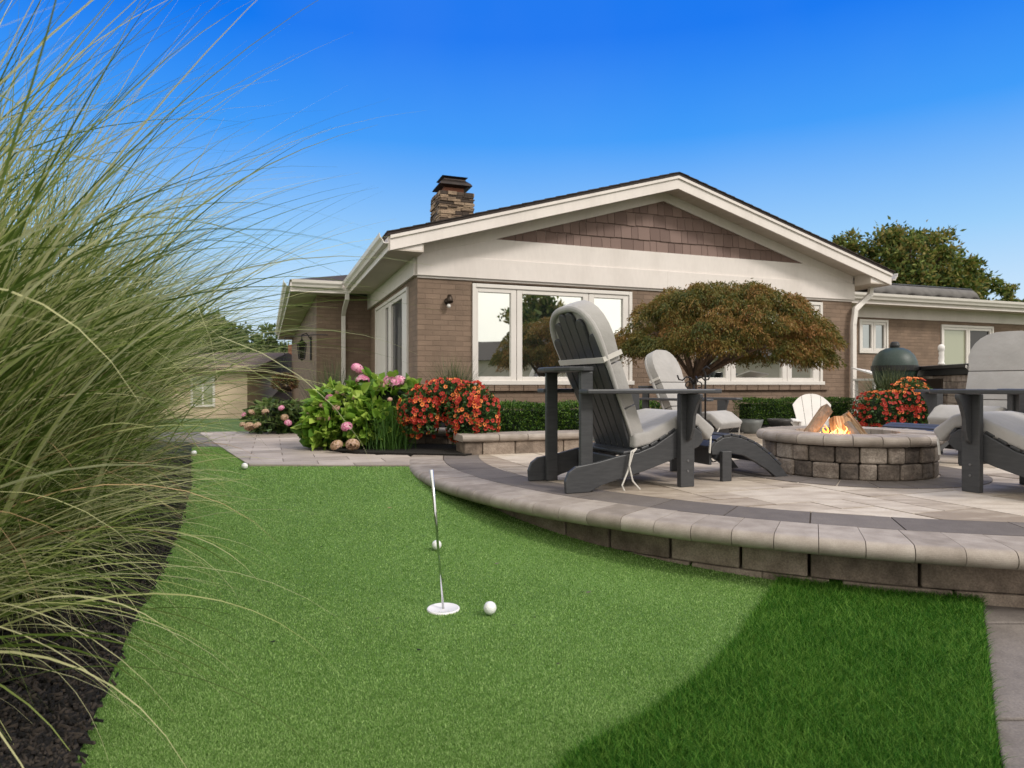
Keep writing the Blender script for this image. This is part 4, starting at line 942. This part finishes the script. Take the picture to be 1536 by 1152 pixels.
ga = empty('neighbour_garage', (pt(376, 24), 24, -2.1), 0, 'low neighbouring outbuilding with a brown roof and posts right of the tan house', 'outbuilding')
g = MB(); g.box(0, 3.6, .6, 5, 0, 2.2); g.build('wall', M['brick'], ga)
g = MB(); g.add([(-.2, -.3, 2.25), (4, -.3, 2.25), (4, 3, 3.35), (-.2, 3, 3.35), (-.2, -.3, 2.1), (4, -.3, 2.1), (4, 5.2, 2.1), (-.2, 5.2, 2.1)], [(0,1,2,3), (0,4,5,1), (4,7,6,5), (3,2,6,7), (1,5,6,2), (0,3,7,4)]); g.build('roof', M['farroof'], ga)
for x in (.7, 1.6, 2.6): MB().box(x, x+.13, -.1, .03, 0, 2.1).build('post', M['cream'], ga)

# ------------------------------------------------------------------ chairs
MY = Matrix(((1,0,0,0),(0,0,1,0),(0,1,0,0),(0,0,0,1)))       # poly (x,z) extruded along y
def side_board(g, poly, y0, y1): g.prism(poly, y0, y1, random.random(), M=MY)
RAIL = [(.0, .0), (-.004, .06), (.015, .105), (.055, .132), (.18, .150), (.31, .178), (.42, .190), (.52, .222), (.61, .272), (.68, .312), (.73, .322), (.78, .312), (.82, .282), (.832, .24), (.80, .208), (.70, .17), (.61, .137), (.45, .09), (.31, .058), (.20, .03), (.13, .0)]
RH = .235
def railtop(x): return float(np.interp(x, [p[0] for p in RAIL[3:14]], [p[1] for p in RAIL[3:14]]))
def chair(label, loc, rz, m, cushion=True, group=None, scale=1.0, bw=.50, plain=False):
    e = empty('adirondack_chair', loc, rz, label, 'chair', group, scale); ox = -.40
    sh = T(ox, 0, 0)
    def build(g, name, mm=m, bevel=.004, **k):
        g.v = [(x+ox, y, z) for x, y, z in g.v]; return g.build(name, mm, k.pop('parent', e), bevel=bevel, **k)
    for s in (-1, 1):
        g = MB(); side_board(g, RAIL, s*RH-.012, s*RH+.012); build(g, 'side_rail')
        g = MB(); side_board(g, [(.655, 0), (.655, .497), (.742, .497), (.742, 0)], s*.268-.018, s*.268+.018); build(g, 'front_leg')
        br = [(0, 0), (.03, .02), (.05, .07), (.058, .14), (.085, .20), (.115, .235), (.115, .255), (0, .255)]
        g = MB(); g.prism([(s*a, b) for a, b in br], -.010, .010, M=Matrix(((0,0,1,.70),(1,0,0,s*.287),(0,1,0,.242),(0,0,0,1)))); build(g, 'arm_bracket')
        g = MB(); side_board(g, [(.095, .0), (.095, .612), (.165, .612), (.165, .0)], s*.208-.013, s*.208+.013); build(g, 'rear_post')
        arm = [(.085, .215), (.085, .31), (.30, .335), (.60, .365), (.80, .385), (.85, .375), (.875, .34), (.875, .29), (.85, .255), (.80, .245), (.60, .25), (.2, .225)]
        g = MB(); g.prism([(a, s*b) for a, b in (arm if s > 0 else arm[::-1])], .499, .522); build(g, 'armrest', bevel=.006)
    for s in (-1, 1):
        for bx_, bz_ in ((.70, .215), (.70, .27)): g = MB(); g.lathe([(0, 0), (.007, 0), (.006, .003), (0, .004)], 10, M=T(bx_, s*.286, bz_-.13) @ RX(-s*R(90))); build(g, 'bolt', M['bolt'], 0)
    g = MB(); xs_ = [.36+.056*i for i in range(9)]
    for i, x in enumerate(xs_):
        if x > .83: break
        z0 = railtop(x); a = math.atan2(railtop(x+.02)-railtop(x-.02), .04); g.box(-.024, .024, -RH+.0, RH-.0, .001, .016, M=T(x, 0, z0) @ RY(-a))
    g.box(.775, .797, -.215, .215, .12, .25); g.box(.30, .33, -.215, .215, .07, .17); build(g, 'seat')
    th = R(22.6); Mb = T(.425, 0, .155) @ RY(-th)      # back plane: local z up along the slats, local y lateral
    g = MB(); ns = 4 if plain else 6
    for k in range(ns):
        c0 = -.5+k/ns; c1 = c0+1/ns; wb, wt = .37, bw; gap = .006; y0b, y1b = c0*wb+gap/2, c1*wb-gap/2; y0, y1 = c0*wt+gap/2, c1*wt-gap/2; cm_ = abs((c0+c1)/2)*2
        ht = .84-(.16 if plain else .20)*cm_**2; n_ = 8; poly = [(y0b, 0), (y1b, 0)]
        if plain:
            for i in range(n_+1):
                y_ = y1+(y0-y1)*i/n_; poly.append((y_, .84-.20*(abs(y_)/(wt/2))**2.4))
        else:
            for i in range(n_+1):
                q = math.pi*i/n_; poly.append(((y0+y1)/2+(y1-y0)/2*math.cos(q), ht-(y1-y0)*.5+(y1-y0)*.5*math.sin(q)))
        g.prism(poly, 0, .019, M=Mb @ Matrix(((0,0,1,0),(1,0,0,0),(0,1,0,0),(0,0,0,1))))
    build(g, 'backrest')
    g = MB(); pl = [(.165, -.225), (.20, -.17), (.20, .17), (.165, .225), (.10, .245), (.04, .20), (.0, .1), (-.012, 0), (.0, -.1), (.04, -.20), (.10, -.245)]
    g.prism(pl, .614, .638); build(g, 'back_brace', bevel=.006)
    if cushion:
        st = [(.40, .285), (.50, .300), (.62, .352), (.70, .392), (.76, .402), (.82, .385), (.93, .300)]; sb = [(.885, .232), (.80, .318), (.745, .330), (.62, .275), (.50, .225), (.40, .207)]
        g = MB(); side_board(g, st+sb, -.232, .232); c = build(g, 'seat_cushion', M['cush'], .020, seg=4, smooth=True)
        g = MB(); Mc = T(.425, 0, .155) @ RY(-th) @ T(.022, 0, 0)
        secs = [(.09, .27), (.27, .52), (.52, .875)]
        for b0, b1 in secs:
            w0, w1_ = .2+(b0/.87)*.06, .2+(b1/.87)*.06
            if b1 < .8: poly = [(-w0, b0), (w0, b0), (w1_, b1), (-w1_, b1)]
            else: poly = [(-w0, b0), (w0, b0)]+[(.262*math.copysign(abs(math.cos(q))**.75, math.cos(q)), .66+.215*math.sin(q)**.9) for q in np.linspace(0.0, math.pi, 13)]
            g.prism([(a, b-(.004 if b == b1 else 0)+(.004 if b == b0 else 0)) for a, b in poly], 0, .078, M=Mc @ Matrix(((0,0,1,0),(1,0,0,0),(0,1,0,0),(0,0,0,1))))
        # hood wrapping the rear of the top
        hp = [(-.004, .248*math.copysign(abs(math.cos(q))**.75, math.cos(q)), .66+.195*max(math.sin(q), 0)**.9) for q in np.linspace(-.0, math.pi, 25)]
        hp = [(-.004, .246, .50), (-.004, .248, .60)]+hp+[(-.004, -.248, .60), (-.004, -.246, .50)]
        hp = [(-.004, .222, .14), (-.004, .232, .32)]+hp+[(-.004, -.232, .32), (-.004, -.222, .14)]
        g.tube(hp, [.006, .010, .014, .017]+[.019]*25+[.017, .014, .010, .006], 10, M=Mc)
        build(g, 'back_cushion', M['cush'], .024, seg=4, smooth=True)
        g = MB(); Mb2 = T(.425, 0, .155) @ RY(-th)
        g.box(-.008, -.003, -.255, .255, .545, .575, M=Mb2); g.box(-.006, .11, -.262, -.257, .55, .575, M=Mb2); g.box(-.006, .11, .257, .262, .55, .575, M=Mb2)
        build(g, 'strap', M['cord'], 0)
        for s in (-1, 1):
            g = MB(); g.tube([(.41, s*.24, .21), (.36, s*.27, .20), (.345, s*.275, .13), (.36, s*.285, .05), (.40, s*.29, .005)], .0045, 6); g.tube([(.41, s*.24, .21), (.375, s*.265, .195), (.34, s*.27, .10), (.30, s*.28, .03), (.31, s*.285, .004)], .0045, 6)
            build(g, 'tie', M['cord'], 0); g = MB(); g.tube([(.90, s*.22, .26), (.885, s*.235, .22), (.88, s*.235, .17)], .006, 6); build(g, 'tie', M['cord'], 0)
    return e
fwdA = math.atan2(.25, .63)
a_loc = Vector((.180, 3.555, PZ))+Vector((math.cos(fwdA), math.sin(fwdA), 0))*.40
CG = 'cushioned grey chairs around the fire pit'
chA = chair('large charcoal slatted chair with light cushion seen from behind, nearest the putting green', a_loc, fwdA, M['grey'], group=CG)
frD = Vector((-.45, .893, 0)); fD = math.atan2(.893, -.45); latD = Vector((.893, .45, 0))
locD = Vector((2.336, 3.385, PZ))+latD*.268-frD*.30
dup(chA, locD, fD, 'charcoal chair cut off by the right edge, its near leg and cushioned seat in front', CG)
fwE = Vector((-.88, -.47, 0)); locE = Vector((3.47, 5.02, PZ))-fwE*.30
dup(chA, locE, math.atan2(fwE.y, fwE.x), 'charcoal chair behind the right-edge chair, its wide padded back facing the viewer', CG, scale=.97)
fwB = Vector((.74, -.67, 0)).normalized(); locB = Vector((1.59, 5.30, PZ))-fwB*.27
dup(chA, locB, math.atan2(fwB.y, fwB.x), 'lower charcoal chair with pale cushions between the large grey chair and the maple trunk', CG, scale=.84)
chair('small white slatted chair without cushion behind the burning logs', Vector((2.47, 5.45, PZ)), R(-104), M['whitep'], cushion=False, scale=.5, plain=True, bw=.60)

OT = [(-.035, .185), (.0, .222), (.05, .245), (.11, .250), (.18, .238), (.28, .198), (.385, .132), (.47, .060), (.525, .0), (.43, .0), (.37, .045), (.275, .098), (.19, .138), (.10, .155), (.02, .15), (-.03, .150)]
def ottoman(label, loc, rz, group):
    e = empty('footrest', loc, rz, label, 'footrest', group)
    for s in (-1, 1):
        g = MB(); side_board(g, OT, s*.215-.012, s*.215+.012); g.build('side_rail', M['grey'], e, bevel=.004)
        g = MB(); side_board(g, [(.02, 0), (.02, .17), (.085, .17), (.085, 0)], s*.24-.013, s*.24+.013); g.build('leg', M['grey'], e, bevel=.004)
    g = MB(); tp = OT[:9]; tx = [p[0] for p in tp]; tz = [p[1] for p in tp]; x = -.02
    while x < .48:
        z0 = float(np.interp(x, tx, tz)); a = math.atan2(np.interp(x+.02, tx, tz)-np.interp(x-.02, tx, tz), .04); g.box(-.024, .024, -.228, .228, .001, .016, M=T(x, 0, z0) @ RY(-a)); x += .056*math.cos(a)+.002
    g.box(-.03, -.012, -.2, .2, .09, .19); g.build('top_slats', M['grey'], e, bevel=.003); return e
oA = Vector((1.205, 3.765, PZ)); dO = Vector((math.cos(fwdA), math.sin(fwdA), 0)); pO = Vector((-math.sin(fwdA), math.cos(fwdA), 0))
of_ = ottoman('curved charcoal slatted footrest between the large chair and the fire pit', oA+pO*.24-dO*.05, fwdA, 'slatted footrests')
dup(of_, Vector((3.03, 4.82, PZ)), math.atan2(fwE.y, fwE.x), 'curved charcoal footrest partly hidden behind the right side of the fire pit', 'slatted footrests')

# ------------------------------------------------------------------ fire pit
FC = (2.13, 4.25)
fp = empty('fire_pit', (FC[0], FC[1], PZ), 0, 'round low fire pit of tumbled stone blocks with a rounded stone rim', 'fire pit')
g = MB()
for c in range(2):
    a = c*.12+.05; end = a+2*math.pi
    while a < end-.02:
        l = min(random.choice((.20, .26, .30, .23)), end-a)
        if end-a-l < .1: l = end-a
        o = random.uniform(-.006, .006); q = [a+.006+(l-.012)*i/3 for i in range(4)]; R0, R1 = .500+o, .33
        g.prism([(R0*math.cos(x), R0*math.sin(x)) for x in q]+[(R1*math.cos(x), R1*math.sin(x)) for x in q[::-1]], c*.095+.001, c*.095+.093, random.random()); a += l
g.build('stone_ring', M['stone'], fp, bevel=.012, seg=3)
g = MB(); a = .03; k_ = 22; l = 2*math.pi/k_
pr = [(.30, .192), (.485, .192)]+[(.507+.032*math.cos(q), .2215+.030*math.sin(q)) for q in np.linspace(-1.57, 1.57, 10)]+[(.30, .2515)]; n = len(pr)
for k in range(k_):
    v = []; ns = 4; dz = random.uniform(-.001, .001)
    for i in range(ns+1):
        q = a+.003+(l-.006)*i/ns
        for r, z in pr: v.append((r*math.cos(q), r*math.sin(q), z+dz))
    f = [(i*n+j, i*n+(j+1) % n, (i+1)*n+(j+1) % n, (i+1)*n+j) for i in range(ns) for j in range(n)]+[tuple(range(n)), tuple(range(ns*n, ns*n+n))[::-1]]
    g.add(v, f, random.random()); a += l
g.build('rim', M['cap'], fp, bevel=.002, seg=1)
g = MB(); g.lathe([(0, .20), (.2, .19), (.332, .17)], 30); g.build('ash_bed', M['ash'], fp)
g = MB(); a = 0
while a < 2*math.pi-.01:
    l = 2*math.pi/24; g.prism([(.51*math.cos(x), .51*math.sin(x)) for x in (a+.006, a+l/2, a+l-.006)]+[(.76*math.cos(x), .76*math.sin(x)) for x in (a+l-.006, a+l/2, a+.006)], -.012, .002, random.random()); a += l
tag(g.build('pit_paver_ring', M['dark_paver']), kind='structure'); bpy.data.objects['pit_paver_ring'].location = (FC[0], FC[1], PZ+.001)
LG = 'split logs burning in the fire pit'
def log(p0, p1, r, prof, label, rot=0, bark=True):
    p0, p1 = Vector(p0), Vector(p1); d = (p1-p0); Ln = d.length; q = d.to_track_quat('Z', 'Y'); e = empty('firewood_log', p0, 0, label, 'log', LG)
    e.rotation_euler = (q.to_matrix() @ Matrix.Rotation(rot, 3, 'Z')).to_euler()
    pw = [(0, 0), (1, .12), (.95, .5), (.72, .82), (.4, 1.0), (.05, .95)] if prof == 0 else [(-.6, -.1), (.5, -.2), (1, .1), (.7, .5), (.05, .75), (-.7, .55)]
    pw = [((a-.4)*r, (b-.4)*r) for a, b in pw]; n = len(pw); v = []; m = 6
    for i in range(m+1):
        for a, b in pw: j = 1+random.uniform(-.05, .05); v.append((a*j, b*j, Ln*i/m+(random.uniform(-.01, .01) if i in (0, m) else 0)))
    sid = [(i*n+k, i*n+(k+1) % n, (i+1)*n+(k+1) % n, (i+1)*n+k) for i in range(m) for k in range(n)]
    wd_ = bark; wood = [f for j, f in enumerate(sid) if j % n in (0, n-1)]; bk = [f for j, f in enumerate(sid) if j % n not in (0, n-1)]
    g = MB(); g.add(v, wood+[tuple(range(n))[::-1], tuple(range(m*n, m*n+n))]); g.build('split_wood', M['log'], e); g = MB(); g.add(v, bk); g.build('bark' if wd_ else 'pale_side', M['barkl' if wd_ else 'log'], e)
def lp(px, py, dy=0): return at(px, py, FC[1]+dy)
log(lp(1203, 664, -.06), lp(1240, 612, .02), .072, 0, 'tall split log leaning right at the left of the fire', rot=2.6)
log(lp(1262, 668, -.10), lp(1256, 627, .02), .075, 1, 'pale upright log in the middle of the flames', rot=.3, bark=False)
log(lp(1303, 664, -.03), lp(1267, 621, .05), .055, 0, 'thin split log leaning left at the right of the fire', rot=1.5)
log(lp(1292, 668, -.12), lp(1268, 636, -.02), .06, 0, 'short log leaning left in front of the right-hand log', rot=.8)
log(lp(1225, 664, .12), lp(1270, 632, .10), .07, 1, 'dark log lying across behind the leaning logs', rot=1.0)
fl_ = empty('fire', lp(1250, 662, -.1), 0, 'orange and yellow flames licking between the logs', 'flames'); F0 = fl_.location.copy()
def tongue(px, py0, py1, w, dy, m):
    g = MB(); a = at(px, py0, FC[1]+dy)-F0; h = .8*(py0-py1)*FC[1]/FPX; pts = []; rad = []; ph = random.random()*6
    for i in range(9): t = i/8; pts.append(a+Vector((.018*math.sin(ph+t*5)*t, .01*math.cos(ph+t*4), h*t))); rad.append(max(.0006, w*math.sin(math.pi*(.18+.82*t))**1.2*(1-.5*t)))
    g.tube(pts, rad, 8); g.build('tongue', M[m], fl_, smooth=True)
for a in [(1237, 655, 637, .011, -.16, 'flame'), (1240, 656, 632, .009, -.10, 'flame'), (1233, 656, 646, .009, -.18, 'flamehot'), (1246, 656, 644, .008, -.2, 'flamehot'), (1253, 656, 640, .009, -.19, 'flamehot'), (1262, 656, 642, .009, -.19, 'flamehot'), (1268, 655, 636, .007, -.18, 'flamehot'), (1275, 656, 646, .008, -.17, 'flame'), (1258, 655, 634, .005, -.17, 'flamehot'), (1228, 656, 650, .007, -.2, 'flame')]: tongue(*a)
fl2 = bpy.data.lights.new('fire_glow', 'POINT'); fl2.energy = 2.2; fl2.color = (1, .5, .2); fl2.shadow_soft_size = .05
lo_ = bpy.data.objects.new('fire_glow', fl2); col.objects.link(lo_); lo_.location = (0, -.05, .05); lo_.parent = fl_

# ------------------------------------------------------------------ iron fireplace-tool stand
ir = empty('iron_stand', Vector((1.24, 4.55, PZ)), 0, 'black wrought-iron stand with curled hooks behind the large grey chair', 'iron stand')
g = MB()
def curl(c, r, a0, a1, n=10, k=.0): return [(c[0]+r*(1-k*i/n)*math.cos(a0+(a1-a0)*i/n), 0, c[1]+r*(1-k*i/n)*math.sin(a0+(a1-a0)*i/n)) for i in range(n+1)]
tz = .60
g.tube([(0, 0, .03), (0, 0, tz-.02)], .007)
for s in (-1, 1):
    g.tube([(0, 0, tz-.06), (s*.02, 0, tz-.01), (s*.05, 0, tz+.0), (s*.075, 0, tz-.025), (s*.10, 0, tz-.02), (s*.112, 0, tz+.01)], .0055, 7)
    g.tube([(0, 0, tz-.10)]+curl((s*.035, tz-.06), .03, math.pi if s > 0 else 0, (math.pi-5) if s > 0 else 5, 12, .5), .004, 6)
    g.tube([(0, 0, .38)]+curl((s*.028, .38), .028, math.pi if s > 0 else 0, (math.pi-5.5) if s > 0 else 5.5, 14, .4), .004, 6)
    g.tube([(0, 0, .45), (s*.03, 0, .48), (0, 0, .52)], .004, 6)
g.tube([(0, .0, tz-.05), (0, -.06, tz), (0, -.1, tz-.03)], .005)
g.build('scroll_top', M['iron'], ir, smooth=True)
for a in (2.9, .2, 4.4):
    c, s = math.cos(a), math.sin(a); MB().tube([(0, 0, .22), (c*.05, s*.05, .16), (c*.09, s*.09, .08), (c*.14, s*.14, .015), (c*.17, s*.17, .02), (c*.165, s*.165, .045)], .006, 7).build('leg', M['iron'], ir, smooth=True)
hk = MB().tube([(.085, .02, .03), (.085, .02, .62), (.07, .02, .65), (.095, .02, .67), (.115, .02, .65)], .0065, 7); hk.build('poker', M['iron'], ir, smooth=True)

# ------------------------------------------------------------------ bowls, grill, kitchen, cart
def bowl(loc, r, h, m, label):
    g = MB(); g.lathe([(0, 0), (r*.55, 0), (r*.72, h*.25), (r*.92, h*.7), (r, h), (r*.94, h*1.0), (r*.86, h*.72), (r*.6, h*.3), (0, h*.2)], 28); o = g.build('planter_bowl', m, smooth=True, uv=False); o.location = loc; tag(o, label, 'bowl')
bowl(gp(1126, 650, PZ), .135, .155, M['bowl'], 'light grey planter bowl behind the pale seat cushion under the hedge')
bowl(gp(1170, 643, PZ), .15, .12, M['bowl2'], 'darker low planter bowl in front of the right hedge')
eg = empty('ceramic_grill', (pt(1342, 8.7), 8.7, PZ), 0, 'dark green egg-shaped ceramic grill left of the stone counter', 'grill')
z0 = EYE+.21-PZ
MB().lathe([(0, -.35), (.16, -.33), (.235, -.18), (.265, -.02), (.265, 0), (.0, 0)], 36, M=T(0, 0, z0)).build('base', M['egg'], eg, smooth=True)
MB().lathe([(.266, .035), (.258, .09), (.225, .17), (.165, .235), (.10, .265), (.06, .27), (0, .272)], 36, M=T(0, 0, z0)).build('dome', M['egg'], eg, smooth=True)
MB().lathe([(.26, -.03), (.278, -.03), (.278, .038), (.26, .038)], 36, M=T(0, 0, z0)).build('band', M['black'], eg)
MB().lathe([(.055, .262), (.06, .30), (.05, .335), (.03, .35), (0, .35)], 20, M=T(0, 0, z0)).build('chimney_top', M['black'], eg)
g = MB()
for a in range(4): g.tube([(.24*math.cos(a*1.571+.7), .24*math.sin(a*1.571+.7), 0), (.20*math.cos(a*1.571+.7), .20*math.sin(a*1.571+.7), z0-.12)], .02)
g.lathe([(.16, z0-.32), (.27, z0-.32), (.27, z0-.28), (.16, z0-.28)], 24); g.build('stand', M['black'], eg)
k0 = Vector((5.35, 8.9, 0)); k1 = Vector((4.98, 6.9, 0)); kang = math.atan2(k1.y-k0.y, k1.x-k0.x)
kt = empty('stone_counter', (k0.x, k0.y, PZ), kang, 'outdoor kitchen counter with dark granite top and stone block base behind the right chairs', 'counter'); kl = (k1-k0).length; ct = EYE+.235-PZ
g = MB()
for c in range(8):
    x = 0; h = (ct-.12)/8
    while x < kl-.01:
        w = min(random.choice((.2, .3, .25)), kl-x); g.box(x+.003, x+w-.003, -.003*random.random(), .7, c*h, (c+1)*h-.004, random.random()); x += w
g.box(kl-.0, kl+.02, .02, .68, 0, ct-.13)
g.build('block_base', M['stone'], kt, bevel=.006)
for a, b, c, d in ((0.3, .9, .18, .62),): MB().box(a, b, -.02, -.004, c, d).build('cabinet_door', M['bronze'], kt, bevel=.004)
MB().box(-.05, kl+.05, -.05, .75, ct-.045, ct).build('countertop', M['counter'], kt, bevel=.005); MB().box(-.02, kl+.02, -.02, .72, ct-.12, ct-.046).build('apron', M['black'], kt)
cb = MB(); cb.lathe([(0, 0), (.045, 0), (.045, .02), (.03, .035), (.038, .09), (.028, .13), (.036, .16), (.026, .18), (.042, .20), (.042, .25), (.02, .275), (0, .28)], 24); o = cb.build('white_post_lamp', M['whitep'], smooth=True, uv=False); o.location = at(1412, 547, 8.0); tag(o, 'white turned lamp post ornament standing on the dark counter', 'ornament')
o.scale = (.85, .85, .88)
ctp = k0.lerp(k1, .45); 
wc = empty('white_cart', (pt(1312, 9.6), 9.6, PZ), R(15), 'white slatted garden bench under the small right window', 'bench')
g = MB(); g.box(-.20, .22, -.2, .2, .60, .63); [g.box(-.18, .2, -.19+.002*k, -.17+.002*k, .12+.08*k, .17+.08*k) for k in range(5)]; g.build('slats', M['whitep'], wc, bevel=.004)
for a_, b_ in ((-.18, -.18), (.17, -.18), (-.18, .15), (.17, .15)): MB().box(a_, a_+.035, b_, b_+.035, 0, .60).build('leg', M['whitep'], wc, bevel=.003)
g = MB(); g.add([(-.22, -.2, .70), (.22, -.2, .64), (.22, .2, .74), (-.22, .2, .80), (-.22, -.2, .68), (.22, -.2, .62), (.22, .2, .72), (-.22, .2, .78)], [(0,1,2,3), (4,7,6,5), (0,4,5,1), (1,5,6,2), (2,6,7,3), (3,7,4,0)]); g.build('lid', M['whitep'], wc)

# ------------------------------------------------------------------ golf: cup, stick, balls
cp = gp(665, 913.5, .022); czz = float(gz(cp.y))+.005
cu = empty('golf_hole', (cp.x, cp.y, czz), 0, 'white round putting cup set flush in the turf with the flagstick', 'golf cup')
MB().lathe([(.054, -.02), (.0555, -.001), (.053, .0015), (.049, .0005), (.046, -.001), (.0, -.002)], 40).build('cup_rim', M['cup'], cu, smooth=True, uv=False)
g = MB(); top = Vector((-.040, .0, .468)); g.tube([(0, 0, -.005), tuple(top*.62), tuple(top)], [.0040, .0046, .0062], 12); st_ = g.build('flagstick', M['chrome'], smooth=True, uv=False); st_.location = (cp.x, cp.y, czz)
tag(st_, 'thin short chrome flagstick standing in the white cup', 'flagstick')
BG = 'white golf balls on the putting green'
bm_ = MB().lathe([(.02135*math.sin(math.pi*i/20), -.02135*math.cos(math.pi*i/20)) for i in range(21)], 36)
b0 = bm_.build('golf_ball', M['ball'], smooth=True, uv=False)
for k, (px, py, lb) in enumerate([(735, 922, 'nearest golf ball just right of the white cup'), (655, 825, 'golf ball on the turf just behind the flagstick'), (367, 704, 'golf ball near the corner of the paver path'), (291, 684, 'farthest golf ball at the edge of the tall grass')]):
    z = .03
    for _ in range(30):
        p = gp(px, py, z+.004); z = float(gz(p.y))
    o = b0 if k == 0 else b0.copy()
    if k: col.objects.link(o)
    o.location = p+Vector((0, 0, .0213+.001)); tag(o, lb, 'golf ball', BG)
    o.rotation_euler = (k, k*2, k*.7)
# stray leaf bits on the turf
for px, py, lb in [(745, 846, 'tiny dark fallen leaf on the turf right of the far ball'), (882, 889, 'tiny dark fallen leaf alone at the middle right of the putting green'), (584, 762, 'small fallen leaf on the green left of the flagstick')]:
    p = gp(px, py, float(gz(gp(px, py, .05).y))+.01); g = MB(); g.add([(-.012, 0, .002), (0, -.005, .001), (.014, .001, .005), (0, .006, .003)], [(0, 1, 2, 3)]); o = g.build('fallen_leaf', M['dryreed'] if px == 584 else M['barkl'], uv=False); o.location = p; tag(o, lb, 'leaf')

g = MB()
for k in range(46):                                     # small debris trodden into the green
    y = random.uniform(1.5, 4.2); x = float(itp(LEFT, y))+.05+random.random()*1.9
    if x > float(grightx(np.array([y]))[0])-.05 or math.hypot(x+.235, y-2.283) < .08: continue
    q = random.uniform(.004, .011); g.add([(-q, 0, .001), (0, -q*.4, 0), (q, 0, .002), (0, q*.4, .001)], [(0, 1, 2, 3)], random.random(), T(x, y, float(gz(y))+.0065) @ RZ(random.random()*6))
tag(g.build('leaf_debris', M['chips'], uv=False), 'scattered tiny dark leaf crumbs on the putting green', 'debris', kind='stuff')
